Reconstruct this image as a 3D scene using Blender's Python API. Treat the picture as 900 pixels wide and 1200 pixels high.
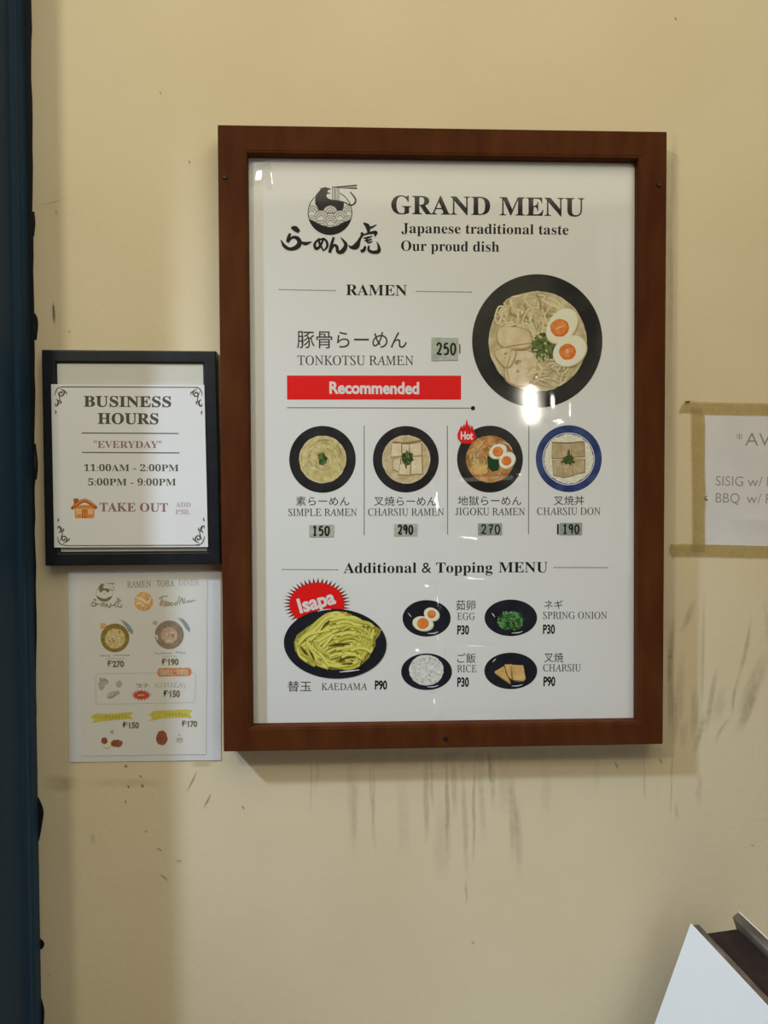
import bpy, bmesh, math, random
from mathutils import Vector, Matrix

random.seed(7)
SC = bpy.context.scene
COL = SC.collection
for o in list(bpy.data.objects):
    bpy.data.objects.remove(o, do_unlink=True)

# ------------------------------------------------------------------ camera
# plane axes: x along the wall, y up, z out of the wall; wall surface at world y = 0
FRONT = 0.040                       # how far the big menu frame stands out
BASE = 1.20                         # height of its lower left corner above the floor
RM = ((0.99917589, -0.00367434, 0.04042321),
      (-0.00482419, -0.99958544, 0.02838457),
      (0.04030216, -0.02855619, -0.9987794))
CAM = Vector((0.18565938, -(1.09083228 + FRONT), 0.3713623 + BASE))
FPX = 900.0


def p2w(v):
    return Vector((v[0], -v[2], v[1]))


right, up, back = p2w(RM[0]), -p2w(RM[1]), -p2w(RM[2])
cam_data = bpy.data.cameras.new('camera')
cam_data.sensor_fit = 'VERTICAL'
cam_data.sensor_height = 36.0
cam_data.lens = FPX / 1200.0 * 36.0
cam_data.clip_start = 0.01
cam = bpy.data.objects.new('camera', cam_data)
COL.objects.link(cam)
cam.matrix_world = Matrix((
    (right.x, up.x, back.x, CAM.x),
    (right.y, up.y, back.y, CAM.y),
    (right.z, up.z, back.z, CAM.z),
    (0, 0, 0, 1)))
SC.camera = cam


def at(px, py, y=0.0):
    """the point of the plane world-y = y that the photograph shows at pixel px, py"""
    d = (px - 450.0) / FPX * right - (py - 600.0) / FPX * up - back
    t = (y - CAM.y) / d.y
    return CAM + d * t


# ------------------------------------------------------------------ world, lights, exposure
world = bpy.data.worlds.new('room_light')
SC.world = world
world.use_nodes = True
bg = world.node_tree.nodes['Background']
bg.inputs[0].default_value = (1.0, 0.70, 0.45, 1)
bg.inputs[1].default_value = 0.07


def aim(o, target):
    o.rotation_euler = (Vector(target) - o.location).to_track_quat('-Z', 'Y').to_euler()


def area(name, loc, target, sx, sy, power, color, spread=180):
    l = bpy.data.lights.new(name, 'AREA')
    l.shape = 'RECTANGLE'
    l.size, l.size_y = sx, sy
    l.energy = power
    l.color = color
    l.spread = math.radians(spread)
    o = bpy.data.objects.new(name, l)
    COL.objects.link(o)
    o.location = loc
    aim(o, target)
    return o


# broad ceiling light over the counter
area('ceiling_light', (0.45, -1.40, 2.95), (0.45, -0.55, 0.3), 2.0, 1.4, 20, (1.0, 0.94, 0.71))
# warm lamp to the left, casts the narrow shade of the door jamb
area('warm_lamp', (-0.85, -1.75, 2.75), (0.2, 0.0, 1.5), 0.16, 0.16, 9.4, (1.0, 0.97, 0.80))
# daylight from the entrance on the left, falls on the lower part of the wall
sp = bpy.data.lights.new('entrance_daylight', 'SPOT')
sp.energy = 395
sp.color = (0.58, 0.745, 0.99)
sp.shadow_soft_size = 0.11
sp.spot_size = math.radians(23.5)
sp.spot_blend = 1.0
so = bpy.data.objects.new('entrance_daylight', sp)
COL.objects.link(so)
so.location = (-2.25, -1.65, 3.75)
aim(so, (0.38, 0.0, 0.97))
# window behind on the right, seen in the gloss of the plastic cover
area('window_light', (2.45, -3.3, 2.1), (0.3, 0.0, 1.5), 1.5, 2.2, 10, (0.92, 0.96, 1.0))
# bare bulb behind the viewer, glints in the crinkled plastic
bl = bpy.data.lights.new('hanging_bulb', 'POINT')
bl.energy = 3.5
bl.color = (1.0, 0.93, 0.78)
bl.shadow_soft_size = 0.026
bo = bpy.data.objects.new('hanging_bulb', bl)
COL.objects.link(bo)
gp = at(622, 474, -0.0272)
gd = gp - CAM
bo.location = gp + Vector((gd.x, -gd.y, gd.z)) * (2.35 / gd.y)

SC.view_settings.view_transform = 'Standard'
SC.view_settings.look = 'None'
SC.view_settings.exposure = 0.0
SC.view_settings.gamma = 1.0
SC.view_settings.use_curve_mapping = False


# ------------------------------------------------------------------ materials
def lin(c):
    out = []
    for v in c:
        v = v / 255.0
        out.append(v / 12.92 if v <= 0.04045 else ((v + 0.055) / 1.055) ** 2.4)
    return tuple(out) + (1.0,)


def ink(r, g, b):
    """reflectance of a printed colour that the warm room light shows as r, g, b"""
    l = lin((r, g, b))
    return (min(l[0] / 0.66, 0.9), min(l[1] / 0.63, 0.9), min(l[2] / 0.56, 0.9), 1.0)


def mat(name, col, rough=0.6, spec=0.3, col2=None, scale=40.0, detail=3.0, bump=0.0, bump_scale=200.0,
        stretch=(1, 1, 1), metallic=0.0, coat=0.0, lo=0.35, hi=0.65):
    m = bpy.data.materials.new(name)
    m.use_nodes = True
    nt = m.node_tree
    b = nt.nodes['Principled BSDF']
    b.inputs['Base Color'].default_value = col
    b.inputs['Roughness'].default_value = rough
    b.inputs['Specular IOR Level'].default_value = spec
    b.inputs['Metallic'].default_value = metallic
    b.inputs['Coat Weight'].default_value = coat
    tc = nt.nodes.new('ShaderNodeTexCoord')
    mp = nt.nodes.new('ShaderNodeMapping')
    mp.inputs['Scale'].default_value = stretch
    nt.links.new(tc.outputs['Object'], mp.inputs['Vector'])
    if col2 is not None:
        n = nt.nodes.new('ShaderNodeTexNoise')
        n.inputs['Scale'].default_value = scale
        n.inputs['Detail'].default_value = detail
        nt.links.new(mp.outputs['Vector'], n.inputs['Vector'])
        r = nt.nodes.new('ShaderNodeValToRGB')
        r.color_ramp.elements[0].position = lo
        r.color_ramp.elements[1].position = hi
        r.color_ramp.elements[0].color = col
        r.color_ramp.elements[1].color = col2
        nt.links.new(n.outputs['Fac'], r.inputs['Fac'])
        nt.links.new(r.outputs['Color'], b.inputs['Base Color'])
    if bump > 0:
        n2 = nt.nodes.new('ShaderNodeTexNoise')
        n2.inputs['Scale'].default_value = bump_scale
        n2.inputs['Detail'].default_value = 4.0
        nt.links.new(mp.outputs['Vector'], n2.inputs['Vector'])
        bp = nt.nodes.new('ShaderNodeBump')
        bp.inputs['Strength'].default_value = bump
        bp.inputs['Distance'].default_value = 0.002
        nt.links.new(n2.outputs['Fac'], bp.inputs['Height'])
        nt.links.new(bp.outputs['Normal'], b.inputs['Normal'])
    return m


def film(name, tint=(1, 1, 1, 1), rough=0.03, opacity=0.0, body=(0.8, 0.8, 0.8, 1), body2=None, ior=1.45, noise=60.0, attr=None, bump=0.0):
    """clear plastic: transparent with a glossy coat, and a little body colour"""
    m = bpy.data.materials.new(name)
    m.use_nodes = True
    nt = m.node_tree
    nt.nodes.clear()
    out = nt.nodes.new('ShaderNodeOutputMaterial')
    tr = nt.nodes.new('ShaderNodeBsdfTransparent')
    tr.inputs['Color'].default_value = tint
    base = tr.outputs[0]
    if opacity > 0:
        d = nt.nodes.new('ShaderNodeBsdfDiffuse')
        d.inputs['Color'].default_value = body
        mx = nt.nodes.new('ShaderNodeMixShader')
        nt.links.new(base, mx.inputs[1])
        nt.links.new(d.outputs[0], mx.inputs[2])
        tc = nt.nodes.new('ShaderNodeTexCoord')
        n = nt.nodes.new('ShaderNodeTexNoise')
        n.inputs['Scale'].default_value = noise
        n.inputs['Detail'].default_value = 4
        nt.links.new(tc.outputs['Object'], n.inputs['Vector'])
        mr = nt.nodes.new('ShaderNodeMapRange')
        mr.inputs['From Min'].default_value = 0.3
        mr.inputs['From Max'].default_value = 0.7
        mr.inputs['To Min'].default_value = opacity * 0.55
        mr.inputs['To Max'].default_value = opacity * 1.25
        nt.links.new(n.outputs['Fac'], mr.inputs['Value'])
        fac = mr.outputs[0]
        if attr:
            a = nt.nodes.new('ShaderNodeAttribute')
            a.attribute_name = attr
            mu = nt.nodes.new('ShaderNodeMath')
            mu.operation = 'MULTIPLY'
            nt.links.new(fac, mu.inputs[0])
            nt.links.new(a.outputs['Fac'], mu.inputs[1])
            fac = mu.outputs[0]
        nt.links.new(fac, mx.inputs[0])
        base = mx.outputs[0]
    if rough is not None:
        g = nt.nodes.new('ShaderNodeBsdfGlossy')
        g.inputs['Roughness'].default_value = rough
        fr = nt.nodes.new('ShaderNodeFresnel')
        ge = nt.nodes.new('ShaderNodeNewGeometry')
        mi = nt.nodes.new('ShaderNodeMapRange')          # the same thin film from either side
        mi.inputs['To Min'].default_value = ior
        mi.inputs['To Max'].default_value = 1.0 / ior
        nt.links.new(ge.outputs['Backfacing'], mi.inputs['Value'])
        nt.links.new(mi.outputs[0], fr.inputs['IOR'])
        mx2 = nt.nodes.new('ShaderNodeMixShader')
        nt.links.new(fr.outputs[0], mx2.inputs[0])
        nt.links.new(base, mx2.inputs[1])
        nt.links.new(g.outputs[0], mx2.inputs[2])
        base = mx2.outputs[0]
    nt.links.new(base, out.inputs['Surface'])
    return m


M = {}
M['wall'] = mat('cream_wall_paint', (0.78, 0.66, 0.435, 1), 0.62, 0.2, (0.82, 0.705, 0.48, 1), 3.5, 6, 0.25, 90)
M['floor'] = mat('floor_tile', (0.12, 0.10, 0.08, 1), 0.4, 0.4, (0.15, 0.125, 0.10, 1), 6)
M['jamb'] = mat('navy_gloss_paint', (0.018, 0.044, 0.080, 1), 0.5, 0.08, (0.024, 0.056, 0.098, 1), 12, 4, 0.3, 60, (1, 1, 0.2))
M['jamb_overrun'] = mat('dark_paint_overrun', (0.012, 0.013, 0.016, 1), 0.5, 0.3)
M['scuff'] = film('dark_scuff', rough=None, opacity=0.75, body=(0.06, 0.055, 0.03, 1), noise=350, attr='fade')
M['drip_and_shade'] = film('grey_drip_and_shade', rough=None, opacity=0.24, body=(0.17, 0.155, 0.10, 1), noise=120, attr='fade')  # drips and rub marks, also the shade painted beside the frame
M['yellow_stain'] = film('yellow_stain', rough=None, opacity=0.4, body=(0.34, 0.23, 0.06, 1), noise=60, attr='fade')  # yellow film for shade painted on the wall, and for small stains
M['wood'] = mat('red_brown_wood', (0.074, 0.019, 0.006, 1), 0.6, 0.06, (0.108, 0.034, 0.009, 1), 45, 5, 0.15, 300, (1, 1, 0.25), lo=0.3, hi=0.75)
M['screw'] = mat('dark_screw', (0.03, 0.02, 0.015, 1), 0.4, 0.5, metallic=0.6)
M['black_frame'] = mat('black_frame_paint', (0.010, 0.011, 0.015, 1), 0.38, 0.4, (0.014, 0.016, 0.022, 1), 60)
M['paper'] = mat('white_poster_paper', (0.80, 0.80, 0.77, 1), 0.6, 0.2, (0.82, 0.82, 0.79, 1), 8)
M['print_paper'] = mat('paper_white_print', (0.74, 0.72, 0.66, 1), 0.6, 0.2)
M['notice'] = mat('white_notice_paper', (0.82, 0.82, 0.82, 1), 0.6, 0.2, (0.85, 0.85, 0.85, 1), 10)
M['backing'] = mat('grey_white_backing_card', (0.66, 0.64, 0.58, 1), 0.6, 0.2, (0.70, 0.68, 0.62, 1), 20)
M['flyer'] = mat('flyer_paper', (0.80, 0.785, 0.73, 1), 0.6, 0.2, (0.83, 0.815, 0.76, 1), 12)
M['flyer_edge'] = mat('clear_sleeve_margin', (0.80, 0.795, 0.80, 1), 0.4, 0.3, (0.83, 0.825, 0.84, 1), 25)
M['taped'] = mat('taped_white_paper', (0.76, 0.74, 0.74, 1), 0.6, 0.2, (0.82, 0.79, 0.77, 1), 14, 4, 0.4, 25)
M['tape'] = film('aged_clear_tape', tint=(0.94, 0.91, 0.76, 1), rough=0.3, opacity=0.24, body=(0.60, 0.48, 0.21, 1), noise=70)
M['black'] = mat('black_ink', (0.010, 0.010, 0.009, 1), 0.55, 0.2)
M['soft_black'] = mat('soft_black_ink', (0.050, 0.048, 0.042, 1), 0.55, 0.2)
M['grey'] = mat('grey_ink', (0.20, 0.19, 0.17, 1), 0.55, 0.2)
M['lightgrey'] = mat('light_grey_ink', (0.34, 0.32, 0.29, 1), 0.55, 0.2)
M['olive'] = mat('olive_black_ink', (0.085, 0.078, 0.050, 1), 0.55, 0.2, (0.13, 0.12, 0.085, 1), 300)
M['rose'] = mat('faded_red_ink', ink(140, 100, 92), 0.55, 0.2, ink(120, 92, 80), 300)
M['rose_grey'] = mat('faded_rose_grey_ink', ink(165, 145, 145), 0.55, 0.2)
M['red'] = mat('red_ink', ink(200, 11, 9), 0.5, 0.3)
M['dark_red'] = mat('dark_red_ink', ink(100, 20, 14), 0.5, 0.3)
M['white_ink'] = mat('white_ink', (0.82, 0.78, 0.76, 1), 0.55, 0.2)
M['bowl'] = mat('printed_black_bowl', ink(24, 22, 21), 0.5, 0.2, ink(36, 35, 35), 35, 3)
M['bowl_warm'] = mat('printed_olive_black_bowl', ink(24, 22, 21), 0.5, 0.2, ink(48, 46, 37), 16, 3)
M['bowl_blue'] = mat('printed_blue_bowl', ink(30, 44, 82), 0.5, 0.2, ink(52, 64, 98), 60, 3)
M['plate'] = mat('printed_black_plate', ink(17, 19, 24), 0.5, 0.2, ink(26, 28, 34), 40, 3)
M['soup'] = mat('printed_pork_soup', ink(156, 138, 96), 0.5, 0.2, ink(188, 172, 130), 70, 5)
M['soup_yellow'] = mat('printed_yellow_soup', ink(160, 142, 82), 0.5, 0.2, ink(186, 170, 112), 130, 5)
M['soup_tan'] = mat('printed_tan_soup', ink(160, 138, 96), 0.5, 0.2, ink(186, 166, 126), 120, 5)
M['soup_red'] = mat('printed_red_soup', ink(140, 84, 34), 0.5, 0.2, ink(182, 136, 78), 75, 5)
M['soup_rim'] = mat('printed_soup_rim', ink(196, 182, 142), 0.5, 0.2, ink(170, 150, 105), 200, 4)
M['noodle_a'] = mat('printed_pale_noodle', ink(196, 180, 136), 0.5, 0.2)
M['noodle_b'] = mat('printed_mid_noodle', ink(176, 158, 112), 0.5, 0.2)
M['noodle_c'] = mat('printed_shade_noodle', ink(142, 122, 78), 0.5, 0.2)
M['yel_a'] = mat('printed_yellow_noodle', ink(196, 188, 88), 0.5, 0.2)
M['yel_b'] = mat('printed_yellow_noodle_mid', ink(176, 166, 66), 0.5, 0.2)
M['yel_c'] = mat('printed_yellow_noodle_deep', ink(120, 108, 34), 0.5, 0.2, ink(150, 138, 52), 120, 3)
M['yel_d'] = mat('printed_noodle_gap', ink(76, 66, 20), 0.5, 0.2)
M['pork'] = mat('printed_pork_slice', ink(178, 158, 116), 0.5, 0.2, ink(196, 178, 138), 60, 4)
M['pork_edge'] = mat('printed_pork_edge', ink(128, 98, 58), 0.5, 0.2)
M['pork_rim'] = mat('printed_pork_rim', ink(158, 134, 92), 0.5, 0.2, ink(146, 118, 76), 120, 4)
M['pork_pale'] = mat('printed_pale_pork', ink(184, 164, 124), 0.5, 0.2, ink(200, 182, 146), 80, 4)
M['pork_tan'] = mat('printed_tan_pork', ink(196, 160, 96), 0.5, 0.2, ink(176, 138, 74), 110, 4)
M['pork_grey'] = mat('printed_grey_pork', ink(150, 130, 92), 0.5, 0.2, ink(172, 152, 112), 110, 4)
M['egg'] = mat('printed_egg_white', ink(206, 194, 156), 0.5, 0.2, ink(216, 206, 174), 60, 3)
M['egg_edge'] = mat('printed_egg_edge', ink(176, 160, 118), 0.5, 0.2)
M['yolk'] = mat('printed_yolk', ink(190, 98, 32), 0.5, 0.2, ink(208, 126, 60), 150, 4)
M['yolk_deep'] = mat('printed_yolk_deep', ink(176, 82, 22), 0.5, 0.2, ink(204, 106, 40), 200, 4)
M['onion'] = mat('printed_spring_onion', ink(62, 78, 34), 0.5, 0.2, ink(98, 112, 58), 160, 5)
M['onion_deep'] = mat('printed_dark_onion', ink(44, 58, 22), 0.5, 0.2, ink(70, 82, 36), 220, 4)
M['green_a'] = mat('printed_green_strand', ink(92, 132, 74), 0.5, 0.2)
M['green_b'] = mat('printed_green_mid', ink(56, 98, 46), 0.5, 0.2)
M['green_c'] = mat('printed_green_deep', ink(24, 54, 24), 0.5, 0.2)
M['rice'] = mat('printed_rice', ink(176, 172, 156), 0.5, 0.2, ink(202, 198, 184), 260, 5)
M['rice_warm'] = mat('printed_warm_rice', ink(190, 178, 148), 0.5, 0.2, ink(208, 198, 172), 240, 5)
M['shine'] = mat('printed_plate_shine', ink(190, 190, 186), 0.5, 0.2)
M['sticker'] = mat('grey_green_price_tape', ink(142, 144, 122), 0.5, 0.3, ink(160, 162, 142), 120, 3)
M['sticker_dark'] = mat('grey_green_price_tape_dark', ink(122, 126, 110), 0.5, 0.3, ink(140, 143, 126), 120, 3)
M['pen'] = mat('black_pen_ink', (0.012, 0.012, 0.014, 1), 0.5, 0.2)
M['house_a'] = mat('orange_house_ink', ink(196, 118, 48), 0.55, 0.2)
M['house_b'] = mat('brown_house_ink', ink(150, 80, 32), 0.55, 0.2)
M['house_c'] = mat('pale_house_ink', ink(218, 160, 104), 0.55, 0.2)
M['fl_olive'] = mat('flyer_olive_ink', ink(112, 104, 72), 0.6, 0.2)
M['fl_grey'] = mat('flyer_grey_ink', ink(134, 128, 108), 0.6, 0.2)
M['fl_pale'] = mat('flyer_pale_grey_ink', ink(168, 162, 142), 0.6, 0.2, ink(150, 146, 128), 250, 3)
M['fl_line'] = mat('flyer_box_line_ink', ink(172, 170, 152), 0.6, 0.2)
M['fl_orange'] = mat('flyer_orange_ink', ink(188, 128, 56), 0.6, 0.2, ink(206, 164, 110), 250, 3)
M['fl_cream'] = mat('flyer_cream_ink', ink(212, 190, 156), 0.6, 0.2)
M['fl_gold'] = mat('flyer_gold_bowl_ink', ink(118, 98, 40), 0.6, 0.2, ink(136, 116, 58), 200, 3)
M['fl_soup'] = mat('flyer_gold_soup_ink', ink(178, 152, 92), 0.6, 0.2, ink(196, 174, 122), 300, 4)
M['fl_brown'] = mat('flyer_brown_bowl_ink', ink(124, 108, 84), 0.6, 0.2, ink(138, 122, 98), 200, 3)
M['fl_pink'] = mat('flyer_pink_food_ink', ink(186, 158, 132), 0.6, 0.2, ink(170, 138, 108), 300, 4)
M['fl_yellow'] = mat('flyer_yellow_ribbon_ink', ink(186, 172, 72), 0.6, 0.2, ink(172, 158, 62), 260, 3)
M['fl_red'] = mat('flyer_red_ink', ink(184, 80, 56), 0.6, 0.2, ink(168, 66, 44), 250, 3)
M['fl_pill'] = mat('flyer_orange_pill_ink', ink(176, 104, 62), 0.6, 0.2, ink(196, 128, 84), 200, 3)
M['fl_meat'] = mat('flyer_brown_food_ink', ink(146, 84, 58), 0.6, 0.2, ink(120, 66, 44), 250, 4)
M['fl_blue'] = mat('flyer_blue_grey_ink', ink(124, 134, 128), 0.6, 0.2)
M['cover'] = film('clear_plastic_cover', rough=0.07, ior=1.45)
M['sleeve'] = film('clear_sleeve', rough=0.12, ior=1.4)
M['white_sheet'] = mat('white_board_sheet', (0.91, 0.94, 0.96, 1), 0.45, 0.3, (0.93, 0.95, 0.97, 1), 6)
M['board_wood'] = mat('grey_brown_board_edge', (0.10, 0.075, 0.055, 1), 0.6, 0.2, (0.24, 0.20, 0.16, 1), 60, 5, 0.5, 120, (1, 0.3, 1))
M['board_dark'] = mat('dark_brown_panel', (0.022, 0.013, 0.012, 1), 0.65, 0.2, (0.036, 0.022, 0.020, 1), 40, 4, 0.3, 120)
M['speck'] = mat('pale_speck', (0.5, 0.48, 0.45, 1), 0.6, 0.2)


# ------------------------------------------------------------------ helpers
def link(name, me, parent=None, mats=()):
    for m in mats:
        me.materials.append(m)
    o = bpy.data.objects.new(name, me)
    COL.objects.link(o)
    if parent is not None:
        o.parent = parent
        o.matrix_parent_inverse = Matrix.Translation(-parent_loc(parent))
    return o


def parent_loc(p):
    """meshes are built in room coordinates; only the Empties stand somewhere else than the origin"""
    return Vector(p.location) if p.type == 'EMPTY' else Vector((0, 0, 0))


def empty(name, loc, label, cat, group=None):
    o = bpy.data.objects.new(name, None)
    COL.objects.link(o)
    o.location = loc
    o.empty_display_size = 0.05
    o['label'] = label
    o['category'] = cat
    if group:
        o['group'] = group
    return o


def from_bm(name, bm, m, parent=None, bevel=0.0):
    bmesh.ops.recalc_face_normals(bm, faces=bm.faces)
    me = bpy.data.meshes.new(name)
    bm.to_mesh(me)
    bm.free()
    o = link(name, me, parent, [m] if not isinstance(m, (list, tuple)) else m)
    if bevel > 0:
        b = o.modifiers.new('bevel', 'BEVEL')
        b.width = bevel
        b.segments = 2
        b.limit_method = 'ANGLE'
    return o


def box_pts(bm, front, back_):
    """a solid between two quads with the same corner order"""
    f = [bm.verts.new(p) for p in front]
    b = [bm.verts.new(p) for p in back_]
    n = len(f)
    bm.faces.new(f)
    bm.faces.new(list(reversed(b)))
    for i in range(n):
        j = (i + 1) % n
        bm.faces.new((f[i], b[i], b[j], f[j]))


def spline(pts, n=8):
    """Catmull-Rom through pts (tuples of any length)"""
    if len(pts) < 3:
        k = []
        for i in range(n + 1):
            t = i / n
            k.append(tuple(a + (b - a) * t for a, b in zip(pts[0], pts[-1])))
        return k
    P = [tuple(2 * a - b for a, b in zip(pts[0], pts[1]))] + list(pts) + [tuple(2 * a - b for a, b in zip(pts[-1], pts[-2]))]
    out = []
    for i in range(1, len(P) - 2):
        for k in range(n):
            t = k / n
            out.append(tuple(0.5 * (2 * b + (c - a) * t + (2 * a - 5 * b + 4 * c - d) * t * t + (3 * b - a - 3 * c + d) * t ** 3)
                             for a, b, c, d in zip(P[i - 1], P[i], P[i + 1], P[i + 2])))
    out.append(tuple(pts[-1]))
    return out


class Print:
    """flat printed artwork: coloured areas laid over one another on a sheet"""
    STEP = 6e-6

    def __init__(self, y, start=0.0001):
        self.y = y
        self.off = start
        self.v, self.f, self.fm, self.mats = [], [], [], []

    def mi(self, m):
        if m not in self.mats:
            self.mats.append(m)
        return self.mats.index(m)

    def up(self, k=1):
        self.off += self.STEP * k

    def tri(self, pts3, faces, m):
        b = len(self.v)
        self.v += [tuple(p) for p in pts3]
        k = self.mi(m)
        for f in faces:
            self.f.append([b + i for i in f])
            self.fm.append(k)

    def poly(self, pts, m):
        self.up()
        y = self.y - self.off
        self.tri([at(x, z, y) for x, z in pts], [list(range(len(pts)))], m)

    def disc(self, cx, cy, rx, ry, m, rot=0.0, n=48, jit=0.0, a0=0, a1=360):
        pts = []
        c, s = math.cos(math.radians(rot)), math.sin(math.radians(rot))
        for i in range(n if a1 - a0 >= 360 else n + 1):
            a = math.radians(a0 + (a1 - a0) * i / n)
            j = 1 + random.uniform(-jit, jit)
            x, z = math.cos(a) * rx * j, math.sin(a) * ry * j
            pts.append((cx + x * c - z * s, cy + x * s + z * c))
        self.poly(pts, m)

    def ring(self, cx, cy, r0, r1, m, a0=0, a1=360, n=48, clip=None):
        self.up()
        y = self.y - self.off
        pts, faces = [], []
        for i in range(n + 1):
            a = math.radians(a0 + (a1 - a0) * i / n)
            for r in (r0, r1):
                x, z = cx + math.cos(a) * r, cy + math.sin(a) * r
                if clip:
                    x, z = clip(x, z)
                pts.append(at(x, z, y))
        for i in range(n):
            faces.append((2 * i, 2 * i + 1, 2 * i + 3, 2 * i + 2))
        self.tri(pts, faces, m)

    def ribbon(self, pts, m, n=8, raw=False):
        """pts: (x, z, width) in the photograph's pixels"""
        self.up()
        s = pts if raw else spline(pts, n)
        y = self.y - self.off
        vs, faces = [], []
        for i, (x, z, w) in enumerate(s):
            a = s[max(i - 1, 0)]
            b = s[min(i + 1, len(s) - 1)]
            dx, dz = b[0] - a[0], b[1] - a[1]
            l = math.hypot(dx, dz) or 1
            nx, nz = -dz / l * max(w, 0.02) / 2, dx / l * max(w, 0.02) / 2
            vs += [at(x + nx, z + nz, y), at(x - nx, z - nz, y)]
        for i in range(len(s) - 1):
            faces.append((2 * i, 2 * i + 1, 2 * i + 3, 2 * i + 2))
        self.tri(vs, faces, m)

    def text(self, body, style, x0, b0, x1, b1, cap, m, bold=0.0, bbox=False):
        """lettering from (x0, b0) to (x1, b1) along its base line; cap = height of the capitals (or of the ink when bbox)"""
        vs, fs, inkb = glyphs(body, style, bold)
        self.up()
        y = self.y - self.off
        p0, p1 = at(x0, b0, y), at(x1, b1, y)
        ax = p1 - p0
        k = ax.length / math.hypot(x1 - x0, b1 - b0)
        u = ax.normalized()
        w = Vector((-u.z, 0, u.x))
        xa, xb, ya, yb = inkb
        sx = ax.length / (xb - xa)
        if bbox:
            sy = cap * k / (yb - ya)
            y0 = ya
        else:
            sy = cap * k / CAPH[style]
            y0 = 0.0
        self.tri([p0 + u * ((vx - xa) * sx) + w * ((vy - y0) * sy) for vx, vy in vs], fs, m)

    def build(self, name, parent, label=None):
        me = bpy.data.meshes.new(name)
        me.from_pydata(self.v, [], self.f)
        me.update()
        for p, k in zip(me.polygons, self.fm):
            p.material_index = k
        # every printed area looks out of the wall
        bm = bmesh.new()
        bm.from_mesh(me)
        bm.normal_update()
        fl = [f for f in bm.faces if f.normal.y > 0]
        bmesh.ops.reverse_faces(bm, faces=fl)
        bm.to_mesh(me)
        bm.free()
        o = link(name, me, parent, self.mats)
        if label:
            o['label'] = label
        return o


_G = {}
CAPH = {'bold': 0.662, 'roman': 0.662, 'sans': 0.66}


def glyphs(body, style, bold):
    key = (body, style, bold)
    if key in _G:
        return _G[key]
    t = ''
    for c in body:
        if style == 'bold' and 'A' <= c <= 'Z':
            t += chr(0x1D400 + ord(c) - 65)
        elif style == 'bold' and 'a' <= c <= 'z':
            t += chr(0x1D41A + ord(c) - 97)
        elif style == 'bold' and c.isdigit():
            t += chr(0x1D7CE + ord(c) - 48)
        elif style == 'roman' and 'A' <= c <= 'Z':
            t += chr(0x1D434 + ord(c) - 65)
        else:
            t += c
    cu = bpy.data.curves.new('lettering', 'FONT')
    cu.body = t
    cu.size = 1.0
    cu.resolution_u = 4
    cu.fill_mode = 'FRONT'
    cu.offset = bold
    ob = bpy.data.objects.new('lettering', cu)
    COL.objects.link(ob)
    dg = bpy.context.evaluated_depsgraph_get()
    ev = ob.evaluated_get(dg)
    me = ev.to_mesh()
    sh = 0.277 if style == 'roman' else 0.0
    vs = [(v.co.x - sh * v.co.y, v.co.y) for v in me.vertices]
    fs = [tuple(p.vertices) for p in me.polygons]
    ev.to_mesh_clear()
    bpy.data.objects.remove(ob, do_unlink=True)
    bpy.data.curves.remove(cu)
    xs, ys = [v[0] for v in vs], [v[1] for v in vs]
    _G[key] = (vs, fs, (min(xs), max(xs), min(ys), max(ys)))
    return _G[key]


def sheet_solid(name, px, y, thick, m, parent, nx=1, nz=1, wave=None):
    """a sheet of paper through four photograph corners (tl, tr, br, bl) lying in the plane y, with thickness"""
    tl, tr, br, bl_ = [at(a, b, y) for a, b in px]
    bm = bmesh.new()
    F, B = [], []
    for j in range(nz + 1):
        v = j / nz
        rf, rb = [], []
        for i in range(nx + 1):
            u = i / nx
            p = tl.lerp(tr, u).lerp(bl_.lerp(br, u), v)
            d = wave(u, v) if wave else 0.0
            rf.append(bm.verts.new((p.x, p.y - d, p.z)))
            rb.append(bm.verts.new((p.x, p.y - d + thick, p.z)))
        F.append(rf)
        B.append(rb)
    for j in range(nz):
        for i in range(nx):
            bm.faces.new((F[j][i], F[j + 1][i], F[j + 1][i + 1], F[j][i + 1]))
            bm.faces.new((B[j][i], B[j][i + 1], B[j + 1][i + 1], B[j + 1][i]))
    for i in range(nx):
        bm.faces.new((F[0][i], F[0][i + 1], B[0][i + 1], B[0][i]))
        bm.faces.new((F[nz][i + 1], F[nz][i], B[nz][i], B[nz][i + 1]))
    for j in range(nz):
        bm.faces.new((F[j + 1][0], F[j][0], B[j][0], B[j + 1][0]))
        bm.faces.new((F[j][nx], F[j + 1][nx], B[j + 1][nx], B[j][nx]))
    o = from_bm(name, bm, m, parent)
    for p in o.data.polygons:
        p.use_smooth = False
    return o


def picture_frame(name, outer, inner, profile, m, parent):
    """mitred frame: outer / inner corner lists (tl, tr, br, bl) in world x, z; profile of (0..1 across, depth)"""
    bm = bmesh.new()
    loops = []
    for t, d in profile:
        loops.append([bm.verts.new((o[0] + (i[0] - o[0]) * t, -d, o[1] + (i[1] - o[1]) * t)) for o, i in zip(outer, inner)])
    for a, b in zip(loops, loops[1:]):
        for k in range(4):
            j = (k + 1) % 4
            bm.faces.new((a[k], a[j], b[j], b[k]))
    a, b = loops[-1], loops[0]
    for k in range(4):
        j = (k + 1) % 4
        bm.faces.new((a[k], a[j], b[j], b[k]))
    return from_bm(name, bm, m, parent, 0.0012)


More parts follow.
